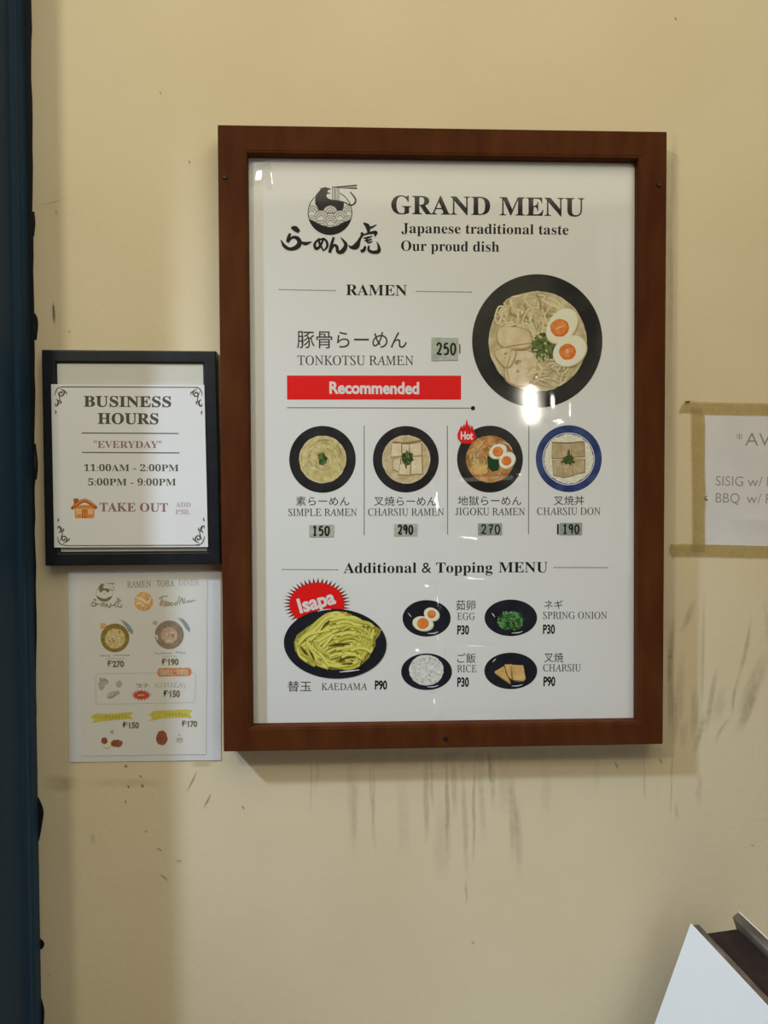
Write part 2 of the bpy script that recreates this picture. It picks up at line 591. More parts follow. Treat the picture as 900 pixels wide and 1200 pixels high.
def marks(name, items, m, parent, y=-0.0006):
    """stains and painted shade with soft edges: items are lists of (x, z, width) with an optional strength"""
    verts, faces, fade = [], [], []
    off = 0
    for pts, strength in items:
        off += 1
        s = spline(pts, 5)
        base = len(verts)
        for i, (x, z, w) in enumerate(s):
            a, b = s[max(i - 1, 0)], s[min(i + 1, len(s) - 1)]
            dx, dz = b[0] - a[0], b[1] - a[1]
            l = math.hypot(dx, dz) or 1
            nx, nz = -dz / l * w / 2, dx / l * w / 2
            e = min(1.0, min(i, len(s) - 1 - i) / (len(s) * 0.3))
            for k, f in ((-1, 0), (-0.45, 1), (0.45, 1), (1, 0)):
                p = at(x + nx * k, z + nz * k, y - off * 4e-6)
                verts.append(tuple(p))
                fade.append(f * e * strength)
        for i in range(len(s) - 1):
            for k in range(3):
                q = base + 4 * i + k
                faces.append((q, q + 1, q + 5, q + 4))
    me = bpy.data.meshes.new(name)
    me.from_pydata(verts, [], faces)
    me.update()
    at_ = me.attributes.new('fade', 'FLOAT', 'POINT')
    for i, f in enumerate(fade):
        at_.data[i].value = f
    return link(name, me, parent, [m])


# ------------------------------------------------------------------ the wall, floor and door jamb
def structure(o):
    o['kind'] = 'structure'
    return o


bm = bmesh.new()
bmesh.ops.create_cube(bm, size=1.0, matrix=Matrix.Translation((0.45, 0.06, 1.5)) @ Matrix.Diagonal((4.3, 0.12, 3.0, 1)))
wall = structure(from_bm('wall_back', bm, M['wall']))
bm = bmesh.new()
bmesh.ops.create_cube(bm, size=1.0, matrix=Matrix.Translation((0.45, -1.4, -0.05)) @ Matrix.Diagonal((4.3, 3.0, 0.1, 1)))
structure(from_bm('floor', bm, M['floor']))

JX = at(39, 600, 0).x
prof = [(JX, 0), (JX, -0.020), (JX - 0.003, -0.024), (JX - 0.003, -0.030), (JX + 0.002, -0.034), (JX + 0.002, -0.042), (JX - 0.004, -0.046),
        (JX - 0.004, -0.150), (JX - 0.008, -0.160), (JX - 0.85, -0.160), (JX - 0.85, 0)]
bm = bmesh.new()
box_pts(bm, [(x, y, 0.0) for x, y in prof], [(x, y, 2.9) for x, y in prof])
door = structure(from_bm('door_1', bm, M['jamb'], None, 0.001))

# ragged dark paint that ran over from the jamb onto the wall
bm = bmesh.new()
edge = []
z = -420
while z < 1500:
    base_x = 36.5 + 9.5 * z / 1200
    r = random.uniform(-0.7, 0.9)
    if 330 < z < 480:
        r += 1.2
    if 935 < z < 985:
        r += 2.4
    if 1095 < z < 1110:
        r += 4.0
    edge.append((base_x + r, z))
    z += random.uniform(10, 30)
pts = edge + [(34, 1500), (8, -420)]
box_pts(bm, [at(x, z, -0.0012) for x, z in pts], [at(x, z, 0.0005) for x, z in pts])
from_bm('paint_overrun', bm, M['jamb_overrun'], door)
pr = Print(0.0, 0.0009)
for s in ([(36, 367, 5), (40, 371, 6), (42.5, 380, 4.5), (41.5, 398, 3)], [(39, 248, 2.5), (40, 262, 3), (39, 277, 2)],
          [(44, 935, 3), (48, 950, 6), (47, 965, 5), (45, 985, 2)], [(44, 1100, 4), (48, 1106, 8), (47, 1112, 4)],
          [(47, 1170, 3), (50, 1185, 4), (49, 1210, 3)], [(41, 520, 2), (43, 545, 3), (42, 562, 2)]):
    pr.ribbon(s, M['jamb_overrun'])
pr.build('paint_smear', door)

# stains of the wall's own, and frame shade painted among them
sc = []
sc.append(([(62, 352, 2), (63, 366, 4), (64, 381, 4)], 0.75))
sc.append(([(45, 240, 1.5), (62, 237, 1.5), (78, 232, 1.2)], 0.35))
sc.append(([(66, 246, 3), (66, 252, 3)], 0.35))
sc.append(([(80, 388, 2.5), (83, 389, 2.5)], 0.6))
for x, z, w in ((147.5, 898, 3.6), (165, 910, 2.2), (150.5, 922, 2.4), (167, 921, 3), (147.5, 939.5, 2), (188, 109, 1.5), (222, 190, 1.5), (792, 22, 2)):
    sc.append(([(x - 1.0, z - 2.2, w), (x, z, w), (x + 0.8, z + 2.0, w)], 0.8))
for a, b in (((231, 903), (218, 929)), ((248, 928), (237, 949)), ((182, 993), (191, 998)), ((186, 1024), (198, 1033)), ((206, 1008), (213, 1010)),
             ((283, 943), (286, 950)), ((720, 892), (724, 902)), ((772, 888), (776, 896)), ((57, 1141), (58, 1144)),
             ((168, 974), (174, 975)), ((552, 1104), (556, 1106)), ((880, 990), (882, 992))):
    sc.append(([(a[0], a[1], 1.8), ((a[0] + b[0]) / 2 + 0.6, (a[1] + b[1]) / 2, 2.6), (b[0], b[1], 1.6)], 0.5))
marks('scuff_marks', sc[:], M['scuff'], wall)

dr = []
random.seed(21)
for x, z0, z1, w, st in ((365, 884, 958, 3, .5), (372, 884, 930, 5, .3), (408, 888, 985, 12, .35), (416, 900, 1010, 8, .35), (433, 888, 1000, 5, .55), (438, 890, 960, 3, .5),
                         (499, 888, 990, 7, .7), (505, 884, 950, 4, .6), (524, 882, 1000, 5, .9), (530, 882, 960, 8, .5), (541, 890, 1035, 7, .55), (547, 1030, 1062, 3, .8), (556, 884, 1020, 4, .8),
                         (562, 880, 990, 10, .4), (572, 878, 918, 4, .8), (577, 880, 950, 8, .5), (600, 900, 1010, 12, .6), (607, 930, 1030, 8, .45), (590, 890, 960, 14, .3), (520, 930, 1040, 22, .3),
                         (470, 900, 1010, 20, .25), (755, 880, 940, 2.0, .6), (788, 878, 958, 2.4, .8), (793, 940, 960, 6, .5), (820, 905, 945, 8, .4), (640, 890, 960, 16, .25), (700, 884, 930, 10, .2)):
    zs = [z0 + (z1 - z0) * k / 5 for k in range(6)]
    bend = random.uniform(-.03, .07)
    dr.append(([(x + random.uniform(-.8, .8) + (zz - z0) * bend, zz, w * random.uniform(0.75, 1.25)) for zz in zs], st))
# fan of grey rub marks beside the frame
for a, b, w, st in (((881, 720), (864, 800), 6, .75), ((866, 790), (858, 838), 5, .8), ((858, 838), (838, 870), 5, .55), ((841, 777), (827, 862), 8, .75),
                    ((825, 680), (822, 850), 5, .6), ((815, 700), (797, 745), 9, .6), ((900, 760), (868, 850), 22, .55), ((886, 800), (864, 862), 14, .65),
                    ((790, 720), (783, 800), 7, .7), ((800, 760), (796, 870), 14, .5), ((813, 800), (812, 870), 12, .55), ((826, 830), (812, 885), 8, .7),
                    ((787, 800), (790, 880), 8, .5), ((895, 700), (900, 760), 5, .4), ((806, 840), (800, 880), 10, .4), ((848, 800), (836, 850), 16, .35)):
    mid = ((a[0] + b[0]) / 2 + random.uniform(-3, 3), (a[1] + b[1]) / 2)
    dr.append(([(a[0], a[1], w * .6), (mid[0], mid[1], w), (b[0], b[1], w * .7)], st))
# the frame's side shade, painted as grey streaks along its upper part
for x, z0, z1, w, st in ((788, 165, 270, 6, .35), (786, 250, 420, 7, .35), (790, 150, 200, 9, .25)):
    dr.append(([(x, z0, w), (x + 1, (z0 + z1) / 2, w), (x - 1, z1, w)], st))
marks('drip_stains_and_shade', dr, M['drip_and_shade'], wall, -0.0008)

ye = []  # frame's cast shadow painted in yellow, a shade band by the jamb, small stains
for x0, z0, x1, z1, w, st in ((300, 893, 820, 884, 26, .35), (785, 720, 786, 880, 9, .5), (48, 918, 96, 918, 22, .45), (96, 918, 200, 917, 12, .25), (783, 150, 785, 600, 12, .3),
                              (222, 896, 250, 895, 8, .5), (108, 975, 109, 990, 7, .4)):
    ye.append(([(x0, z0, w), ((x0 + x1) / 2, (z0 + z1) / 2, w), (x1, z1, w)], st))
marks('yellow_shade_and_stains', ye, M['yellow_stain'], wall, -0.0004)

# ------------------------------------------------------------------ the big framed menu
MX, MZ = 0.635045, 0.88
menu = empty('framed_menu', (MX / 2, -0.001, BASE), 'large ramen menu poster in a red-brown wooden frame under crinkled clear plastic', 'framed menu')


def xz(px, py, y):
    p = at(px, py, y)
    return (p.x, p.z)


outer = [(0, BASE + MZ), (MX, BASE + MZ), (MX, BASE), (0, BASE)]
inner = [xz(289.5, 179.5, -FRONT), xz(748.5, 186, -FRONT), xz(747, 845, -FRONT), xz(295.5, 851.5, -FRONT)]
picture_frame('frame', outer, inner, [(0, 0.001), (0, FRONT - 0.0012), (0.03, FRONT), (0.88, FRONT), (0.905, FRONT - 0.0008), (0.93, FRONT - 0.0006),
                                      (0.97, FRONT - 0.0010), (1.0, FRONT - 0.0030), (1.0, 0.006), (0.5, 0.001)], M['wood'], menu)
for x, z in ((263.5, 208), (772, 217), (522, 866)):
    p = at(x, z, -FRONT)
    bm = bmesh.new()
    bmesh.ops.create_cone(bm, cap_ends=True, segments=16, radius1=0.0034, radius2=0.0024, depth=0.0022,
                          matrix=Matrix.Translation((p.x, p.y - 0.0008, p.z)) @ Matrix.Rotation(math.radians(90), 4, 'X'))
    from_bm('screw', bm, M['screw'], menu)

SY = -(FRONT - 0.016)                                    # the poster's plane
CY = SY - 0.0032                                    # the plastic's plane
sheet = sheet_solid('poster_sheet', [(284, 175), (752, 181), (751, 849), (290, 856)], SY, 0.004, M['paper'], menu)

# --- lettering
pr = Print(SY)
pr.text('GRAND MENU', 'bold', 458.5, 250.6, 684.5, 253.4, 20.3, M['black'], 0.004)
pr.text('Japanese traditional taste', 'bold', 470.5, 273.0, 666.2, 275.0, 11.2, M['black'])
pr.text('Our proud dish', 'bold', 470.0, 293.8, 585, 295.0, 11.4, M['black'])
pr.build('title_lettering', sheet)

def dots(pr, x0, z0, x1, z1, n):
    for i in range(n):
        t = i / (n - 1)
        pr.disc(x0 + (x1 - x0) * t, z0 + (z1 - z0) * t, 0.78, 0.78, M['black'], n=10)


pr = Print(SY)
pr.text('RAMEN', 'bold', 405.5, 345.8, 476.9, 346.6, 12.0, M['black'])
dots(pr, 327.6, 339.4, 392.8, 340.6, 22)
dots(pr, 488.6, 341.4, 552.2, 342.2, 22)
pr.build('section_heading', sheet, 'section heading RAMEN between dotted lines')
pr = Print(SY)
pr.text('Additional & Topping', 'bold', 402.6, 671.6, 577.2, 670.8, 11.6, M['black'])
pr.text('MENU', 'bold', 584.4, 670.8, 641.6, 670.6, 11.6, M['black'])
dots(pr, 331.2, 667.4, 395.0, 667.8, 22)
dots(pr, 649.8, 665.0, 711.8, 665.2, 21)
pr.build('section_heading', sheet, 'section heading Additional and Topping MENU between dotted lines')

JP = dict(bbox=True)
for jp, en, pc in (
        (('豚骨らーめん', 348, 408.2, 476.8, 408.8, 20), ('TONKOTSU RAMEN', 348.5, 427.6, 484.4, 427.9, 10.4), None),
        (('素らーめん', 346.9, 592.6, 409.5, 592.8, 11), ('SIMPLE RAMEN', 337.9, 604.6, 418.2, 604.4, 8.0), None),
        (('叉焼らーめん', 438.2, 592.8, 511.5, 593.0, 11.2), ('CHARSIU RAMEN', 431.2, 604.3, 520.2, 604.2, 8.0), None),
        (('地獄らーめん', 536.6, 592.4, 611.2, 592.4, 11.2), ('JIGOKU RAMEN', 533.6, 603.7, 615.1, 603.7, 8.0), None),
        (('叉焼丼', 648.8, 592.0, 684.6, 592.0, 11), ('CHARSIU DON', 629.3, 603.3, 703.5, 603.2, 8.0), None),
        (('替玉', 337.0, 810.4, 364.8, 810.4, 12.4), ('KAEDAMA', 376.6, 808.6, 430.3, 808.4, 7.6), ('P90', 439.2, 807.6, 453.6, 9.4)),
        (('茹卵', 534.5, 715.2, 556.8, 715.2, 12), ('EGG', 535.8, 726.3, 556.4, 726.3, 7.8), ('P30', 535.8, 743.2, 549.6, 9.6)),
        (('ネギ', 637.8, 713.6, 659.6, 713.6, 10.4), ('SPRING ONION', 636.4, 725.2, 711.2, 725.1, 7.8), ('P30', 636.2, 742.4, 650.2, 9.6)),
        (('ご飯', 535.8, 777.0, 557.4, 777.0, 11.4), ('RICE', 535.6, 787.6, 558.5, 787.6, 7.8), ('P30', 535.8, 804.4, 549.4, 9.8)),
        (('叉焼', 637.6, 776.2, 660, 776.2, 11.4), ('CHARSIU', 636.4, 786.7, 680.6, 786.6, 7.8), ('P90', 636.8, 803.6, 650.6, 9.8))):
    pr = Print(SY)
    pr.text(jp[0], 'sans', *jp[1:], M['soft_black'], 0.003, **JP)
    pr.text(en[0], 'roman', *en[1:], M['soft_black'], 0.003)
    if pc:
        pr.text(pc[0], 'sans', pc[1], pc[2], pc[3], pc[2], pc[4], M['black'], 0.035)
    pr.build('dish_name', sheet, 'printed dish name ' + en[0])

pr = Print(SY)
pr.ribbon([(336.4, 477.8, 1.1), (551, 478.3, 1.1)], M['grey'])
pr.disc(554.2, 478.4, 2.6, 2.6, M['black'], n=20)
pr.build('rule_line', sheet, 'thin rule ending in a black dot')
for x, z0, z1, d in ((426.8, 499, 627, 0.0), (524.2, 499, 626.5, 0.4), (619.8, 499, 626, -0.4)):
    pr = Print(SY)
    pr.ribbon([(x, z0, 1.0), (x + d, z1, 1.0)], M['grey'])
    pr.build('divider_line', sheet)

pr = Print(SY)
pr.poly([(336.2, 440), (540.3, 440.2), (540.3, 468.4), (336.4, 468.4)], M['red'])
pr.text('Recommended', 'sans', 386, 460.8, 491.2, 461.4, 12.6, M['white_ink'], 0.036)
pr.build('red_banner', sheet, 'red banner reading Recommended')


# --- logo: a tiger in a bowl of waves, with noodles and chopsticks
def logo(pr, ox, oz, k, ink_, paper_, lines_):
    """artwork drawn on a 900-unit square, placed at ox, oz with scale k"""
    T = lambda x, z: (ox + x * k, oz + z * k)
    cx, cz, R = 408, 505, 330

    def clip(x, z):
        ux, uz = (x - ox) / k - cx, (z - oz) / k - cz
        d = math.hypot(ux, uz)
        if d > R - 4:
            ux, uz = ux * (R - 4) / d, uz * (R - 4) / d
        return T(cx + ux, cz + uz)
    pr.ring(*T(cx, cz), (R - 7) * k, (R + 6) * k, ink_, -64, 226, 60)
    tiger = [(250, 128), (275, 136), (300, 128), (335, 116), (365, 128), (420, 140), (416, 156), (385, 160), (372, 178), (372, 202), (410, 200), (408, 218), (366, 224), (350, 248),
             (366, 277), (400, 300), (440, 308), (520, 312), (580, 328), (640, 345), (690, 375), (720, 388), (700, 402), (650, 372), (620, 356), (616, 410), (598, 470), (560, 520), (300, 520), (240, 470),
             (213, 415), (184, 372), (183, 300), (188, 250), (213, 215), (250, 172), (268, 152)]
    pr.poly([T(*p) for p in tiger], ink_)
    pr.ribbon([T(x, z) + (w * k,) for x, z, w in ((690, 382, 22), (738, 392, 22), (776, 368, 24), (796, 325, 24), (784, 285, 24), (750, 238, 22), (712, 190, 18))], ink_)
    for row, xs in ((505, (130, 412, 694)), (580, (275, 560)), (657, (130, 412, 694)), (730, (275, 560)), (800, (412,))):
        for x in xs:
            c = T(x, row)
            pr.ring(c[0], c[1], 0.0, 112 * k, paper_, 180, 360, 24, clip)
            if lines_:
                for r in (106, 72, 38):
                    pr.ring(c[0], c[1], (r - 4) * k, (r + 4) * k, ink_, 180, 360, 24, clip)
    wave = [(95, 600), (150, 622), (210, 657), (300, 695), (400, 722), (500, 707), (580, 662), (650, 632), (722, 600)]
    arc = []
    for i in range(31):
        a = math.radians(17 + (163 - 17) * i / 30)
        arc.append((cx + math.cos(a) * (R + 4), cz + math.sin(a) * (R + 4)))
    pr.poly([T(*p) for p in wave + arc], ink_)
    if lines_:
        for x, w in ((445, 9), (470, 5), (482, 4), (492, 4), (515, 6), (540, 9)):
            pr.ribbon([T(x, 112) + (w * k,), T(x, 306) + (w * k,)], ink_)
    pr.ribbon([T(440, 118) + (8 * k,), T(812, 93) + (22 * k,)], ink_)
    pr.ribbon([T(500, 124) + (6 * k,), T(814, 135) + (24 * k,)], ink_)


KANA = [[(112, 45, 14), (145, 55, 36), (178, 82, 22)],
        [(104, 92, 14), (92, 128, 24), (84, 165, 22)],
        [(84, 168, 10), (122, 126, 16), (162, 132, 26), (180, 168, 32), (158, 204, 32), (104, 220, 22), (58, 196, 22), (28, 145, 5)],
        [(192, 164, 10), (230, 176, 24), (282, 160, 3)],
        [(334, 132, 12), (345, 180, 16), (376, 236, 10)],
        [(378, 128, 10), (352, 188, 16), (318, 218, 20), (302, 185, 18), (330, 148, 14), (384, 142, 14), (406, 180, 18), (396, 214, 14), (368, 236, 6)],
        [(458, 124, 16), (440, 182, 20), (425, 250, 22)],
        [(422, 250, 10), (458, 192, 16), (482, 200, 20), (492, 242, 22), (528, 238, 30), (556, 185, 24), (514, 124, 4)],
        [(700, 8, 10), (732, 36, 30), (742, 92, 14)],
        [(738, 52, 16), (772, 40, 14), (806, 20, 3)],
        [(678, 88, 12), (690, 100, 18), (668, 142, 18), (640, 196, 40), (600, 206, 20), (578, 190, 6)],
        [(690, 108, 10), (742, 92, 14), (798, 86, 24), (790, 118, 8)],
        [(700, 132, 9), (735, 128, 12), (768, 116, 8)],
        [(708, 152, 9), (740, 148, 12), (766, 140, 8)],
        [(736, 116, 9), (726, 150, 10), (740, 168, 12), (772, 158, 6)],
        [(714, 196, 14), (702, 228, 22), (676, 240, 22)],
        [(742, 192, 12), (742, 230, 18), (780, 246, 22), (822, 236, 26), (822, 196, 16), (806, 158, 3)]]


def kana(pr, ox, oz, k, ink_, fat=1.0):
    for s in KANA:
        pr.ribbon([(ox + x * k, oz + z * k, w * k * fat) for x, z, w in s], ink_, 10)


pr = Print(SY)
logo(pr, 355, 210, 70 / 900, M['black'], M['print_paper'], True)
kana(pr, 325, 260, 130 / 900, M['black'], 1.22)
pr.build('logo', sheet)


# --- food pictures
def blob(pr, cx, cy, rx, ry, m, n=22, j=0.18, rot=0.0):
    pr.disc(cx, cy, rx, ry, m, rot, n, j)


def scatter(pr, cx, cy, rx, ry, n, ms, l0, l1, w0, w1, bend=0.4, ang=None):
    for _ in range(n):
        a = random.uniform(0, 2 * math.pi)
        r = math.sqrt(random.random())
        x, z = cx + math.cos(a) * rx * r, cy + math.sin(a) * ry * r
        t = random.uniform(0, math.pi) if ang is None else random.gauss(ang, 0.35)
        l = random.uniform(l0, l1) / 2
        b = random.uniform(-bend, bend) * l
        w = random.uniform(w0, w1)
        dx, dz = math.cos(t) * l, math.sin(t) * l
        pts = []
        for q in ((x - dx, z - dz), (x - dz / l * b, z + dx / l * b), (x + dx, z + dz)):
            u, v = (q[0] - cx) / rx, (q[1] - cy) / ry
            d = math.hypot(u, v)
            if d > 1.0:
                q = (cx + u / d * rx, cy + v / d * ry)
            pts.append((q[0], q[1], w))
        pr.ribbon(pts, random.choice(ms), 4)


def half_egg(pr, cx, cy, rx, ry, rot, yx, yz, yr, shadow=True):
    if shadow:
        pr.disc(cx + 0.5, cy + 0.8, rx * 1.05, ry * 1.05, M['egg_edge'], rot)
    pr.disc(cx, cy, rx, ry, M['egg'], rot)
    pr.disc(yx, yz, yr, yr * 0.96, M['yolk_deep'], 0, 28, 0.03)
    pr.disc(yx - yr * 0.05, yz - yr * 0.08, yr * 0.84, yr * 0.78, M['yolk'], 0, 24, 0.05)


def slice_(pr, pts, m, edge=1.2, soft=False):
    cx = sum(p[0] for p in pts) / len(pts)
    cz = sum(p[1] for p in pts) / len(pts)
    if soft:                                            # rounded outline
        n = len(pts)
        s = spline([pts[(i - 1) % n] for i in range(n + 3)], 5)
        pts = [(p[0] + random.uniform(-.3, .3), p[1] + random.uniform(-.3, .3)) for p in s[5:5 + 5 * n]]
    pr.poly([(p[0] + (edge if p[0] > cx else -edge * .5), p[1] + (edge if p[1] > cz else -edge * .3)) for p in pts], M['pork_rim'] if soft else M['pork_edge'])
    pr.poly(pts, m)
    r = min(max(p[0] for p in pts) - cx, max(p[1] for p in pts) - cz) * 0.6
    for _ in range(7 if soft else 3):
        blob(pr, cx + random.uniform(-r, r), cz + random.uniform(-r, r), random.uniform(.12, .3) * r, random.uniform(.1, .22) * r, random.choice([M['pork_pale'], M['pork'], M['pork_rim'], m]), 10, .3, random.uniform(0, 180))


random.seed(3)
# tonkotsu ramen, the big bowl
pr = Print(SY)
pr.disc(629.6, 399.6, 76.4, 78.3, M['bowl_warm'], n=96)
pr.disc(630, 400, 57.4, 58.8, M['soup_rim'], n=72, jit=0.008)
pr.disc(630, 400, 56.2, 57.6, M['soup'], n=72, jit=0.008)
scatter(pr, 622, 372, 42, 27, 110, [M['noodle_a'], M['noodle_b'], M['noodle_a'], M['noodle_c']], 10, 26, 1.2, 2.6, 0.8)
for k in range(9):
    x = 616 + k * 2.2
    pr.ribbon([(x + 6, 358 + k, 1.4), (x + random.uniform(-4, 4), 374, 1.8), (x + random.uniform(-2, 10), 390, 1.4)], random.choice([M['noodle_a'], M['soup_rim']]))
slice_(pr, [(586, 384), (600, 383), (618, 388), (622, 402), (612, 408), (590, 406), (583, 396)], M['pork'], 2.0, True)
pr.ribbon([(581, 410, 1.2), (600, 405.5, 1.8), (622, 402, 1.2)], M['pork_rim'])
slice_(pr, [(598, 416), (612, 411), (624, 414), (630, 426), (624, 444), (610, 452), (592, 442)], M['pork_pale'], 2.0, True)
slice_(pr, [(580, 412), (594, 408), (604, 414), (596, 430), (586, 424)], M['pork'], 1.6, True)
pr.ribbon([(598, 417, 1.0), (594, 432, 1.4), (597, 446, .8)], M['pork_rim'])
scatter(pr, 640, 436, 30, 18, 45, [M['noodle_a'], M['noodle_b'], M['soup_rim']], 8, 20, 1.2, 2.4, 0.7)
blob(pr, 639, 407, 14, 14, M['onion'], 26, 0.22)
scatter(pr, 638, 406, 15, 16, 46, [M['onion_deep'], M['onion'], M['noodle_b']], 2.5, 6, 1.6, 3, 0.3)
half_egg(pr, 658.3, 381.6, 22.4, 15.6, -52, 656.0, 384.2, 11.0)
half_egg(pr, 667.6, 411.0, 20.6, 16.4, -36, 665.0, 412.4, 9.8)
pr.ribbon([(651, 386, .8), (656, 383.5, 1.1), (662, 382, .8)], M['noodle_a'])
pr.ribbon([(662, 412, .8), (666, 409, 1.1), (664, 414, .8), (668, 411, .6)], M['noodle_a'])
pr.build('tonkotsu_ramen_picture', sheet)

# simple ramen
pr = Print(SY)
pr.disc(377.9, 538.3, 39.0, 39.2, M['bowl'], n=64)
pr.disc(378.1, 538.3, 27.6, 27.8, M['soup_rim'], n=56, jit=0.012)
pr.disc(378.1, 538.3, 26.6, 26.8, M['soup_yellow'], n=56, jit=0.012)
for k in range(46):
    a = random.uniform(0, 6.28)
    r = random.uniform(8, 24)
    pts = [(378.1 + math.cos(a + d) * r, 538.3 + math.sin(a + d) * r, random.uniform(.8, 1.6)) for d in (0, .3, .6)]
    pr.ribbon(pts, random.choice([M['noodle_b'], M['noodle_c'], M['soup_rim']]), 4)
blob(pr, 378, 538, 5.6, 7.0, M['onion_deep'], 18, 0.25)
scatter(pr, 378, 537, 5, 7, 16, [M['green_c'], M['onion']], 2, 4, 1.2, 2)
pr.build('simple_ramen_picture', sheet)

# charsiu ramen
pr = Print(SY)
pr.disc(475.6, 538.2, 38.6, 39.0, M['bowl'], n=64)
pr.disc(476.0, 538.4, 28.2, 28.4, M['soup_rim'], n=56, jit=0.008)
pr.disc(476.0, 538.4, 27.4, 27.6, M['soup_tan'], n=56, jit=0.008)
pr.ribbon([(460, 518, 2), (475, 519.5, 3), (494, 516.5, 2)], M['pork_edge'])
for q in ([(470.5, 520.6), (479.5, 521), (479, 531), (471, 531)], [(459.4, 520), (470, 519.6), (470.5, 534), (458, 535.5)], [(480, 521), (493.4, 518.8), (494, 533.4), (481, 534.6)],
          [(482, 535.5), (494, 534.6), (494.6, 555), (482, 555.6)], [(461, 538), (469, 537.4), (468.4, 553), (460.6, 550)], [(468.6, 544), (480.6, 544), (480.6, 556.4), (467, 556)]):
    slice_(pr, q, M['pork_pale'] if q[0][1] < 540 else M['pork'], 1.2)
blob(pr, 476.5, 536.5, 6.2, 7.6, M['onion_deep'], 20, 0.25)
scatter(pr, 477.5, 537, 7, 8, 24, [M['green_c'], M['onion'], M['onion_deep']], 2, 4.5, 1.2, 2)
pr.ribbon([(475, 543, 2), (476, 549, 1.2)], M['onion_deep'])
pr.build('charsiu_ramen_picture', sheet)

# jigoku ramen
pr = Print(SY)
pr.disc(574.2, 538.0, 38.6, 39.2, M['bowl_warm'], n=64)
pr.disc(574.3, 538.0, 28.4, 27.8, M['pork_edge'], n=56, jit=0.01)
pr.disc(574.3, 538.0, 27.6, 27.0, M['soup_red'], n=56, jit=0.01)
scatter(pr, 566, 532, 18, 19, 70, [M['noodle_c'], M['noodle_b'], M['pork_tan'], M['soup_red']], 5, 12, 1.0, 2.0, 0.7)
blob(pr, 562, 550, 10, 6, M['pork_tan'], 18, 0.15)
slice_(pr, [(572, 545), (582, 547), (590, 550), (584, 560), (572, 562)], M['soup_red'], 1.0)
pr.poly([(571, 535), (578, 533), (586, 541), (584, 551), (577, 553), (572, 548)], M['green_c'])
half_egg(pr, 583.2, 528.6, 10.6, 7.8, -28, 583.4, 529.4, 6.2)
half_egg(pr, 594.2, 539.2, 10.4, 8.4, -46, 593.6, 540.0, 5.8)
pr.ribbon([(589, 518, .8), (596, 521, 1.0), (600, 527, .8)], M['egg'])
pr.build('jigoku_ramen_picture', sheet)

# hot badge
pr = Print(SY, 0.0009)
flame = [(546.6, 490.4), (548.0, 495.5), (549.2, 500), (550.2, 496.5), (551.2, 502.5), (553.0, 498), (555.0, 503.5), (556.6, 508), (558.2, 512), (556.0, 517), (551.5, 519.8), (546.5, 520.2), (540.5, 519), (536.6, 514.5),
         (536.0, 509), (538.6, 502.4), (541.0, 498.8), (541.8, 502), (544.0, 496.4), (544.6, 500.6), (546.0, 495.6)]
pr.poly(flame, M['red'])
for a, b in (((541.6, 499), (540.8, 506)), ((544.4, 498), (544.0, 504)), ((549.6, 499), (549.8, 505)), ((552.8, 500), (553.6, 506))):
    pr.ribbon([(a[0], a[1], .3), (b[0], b[1], 1.0)], M['dark_red'])
pr.text('Hot', 'sans', 539.8, 514.6, 554.3, 514.8, 8.2, M['white_ink'], 0.04)
pr.build('flame_badge', sheet, 'red flame badge reading Hot')

# charsiu don
pr = Print(SY)
pr.disc(666.5, 537.5, 38.7, 39.2, M['bowl_blue'], n=64)
pr.disc(666.3, 537.8, 30.6, 30.8, M['white_ink'], n=56)
pr.disc(666.3, 537.8, 29.6, 29.8, M['bowl_blue'], n=56)
pr.disc(666.3, 537.8, 28.8, 29.0, M['rice_warm'], n=56, jit=0.02)
for q in ([(647.5, 519.6), (657.5, 518.8), (658.0, 536.5), (647, 537)], [(657.8, 518.8), (669.5, 518.4), (669.4, 535.6), (658.4, 536)], [(669.8, 518.4), (684, 518), (684.6, 535), (670, 535.6)],
          [(647.4, 539.4), (658.4, 538), (660, 559), (648.8, 556.5)], [(659, 538.4), (671, 538), (672, 556.5), (660.4, 559.4)], [(671, 537.6), (685, 538), (684.8, 553), (672, 556)]):
    slice_(pr, q, M['pork_grey'], 1.1)
pr.ribbon([(647, 518.4, 1.4), (666, 519.2, 1.8), (684, 517.4, 1.4)], M['pork_edge'])
blob(pr, 666.3, 538.5, 6.8, 6.0, M['onion_deep'], 20, 0.25)
pr.ribbon([(666.6, 527, 1.6), (666.4, 533, 3.4), (666, 538, 4)], M['onion_deep'])
pr.ribbon([(657, 542, 1.6), (664, 540, 3), (674, 542, 2)], M['onion_deep'])
pr.build('charsiu_don_picture', sheet)

# isapa starburst and the plate of noodles
pr = Print(SY)
cx, cz = 371.4, 707.8
pts = []
for i in range(88):
    a = 2 * math.pi * (i + 0.25) / 88
    k = (39.4, 31.2) if i % 2 == 0 else (31.6, 24.0)
    pts.append((cx + math.cos(a) * k[0], cz + math.sin(a) * k[1]))
spikes = []
for i in range(44):
    a = 2 * math.pi * (i + 0.25) / 44
    d = 0.058
    pr.poly([(cx + math.cos(a - d) * 31, cz + math.sin(a - d) * 23.6), (cx + math.cos(a) * 39.6, cz + math.sin(a) * 31), (cx + math.cos(a + d) * 31, cz + math.sin(a + d) * 23.6)], M['dark_red'])
pr.disc(cx, cz, 32.2, 25.2, M['red'], n=60)
pr.text('Isapa', 'sans', 351.6, 718.4, 394.2, 706.4, 15.6, M['white_ink'], 0.035)
pr.build('starburst', sheet, 'red starburst reading Isapa')

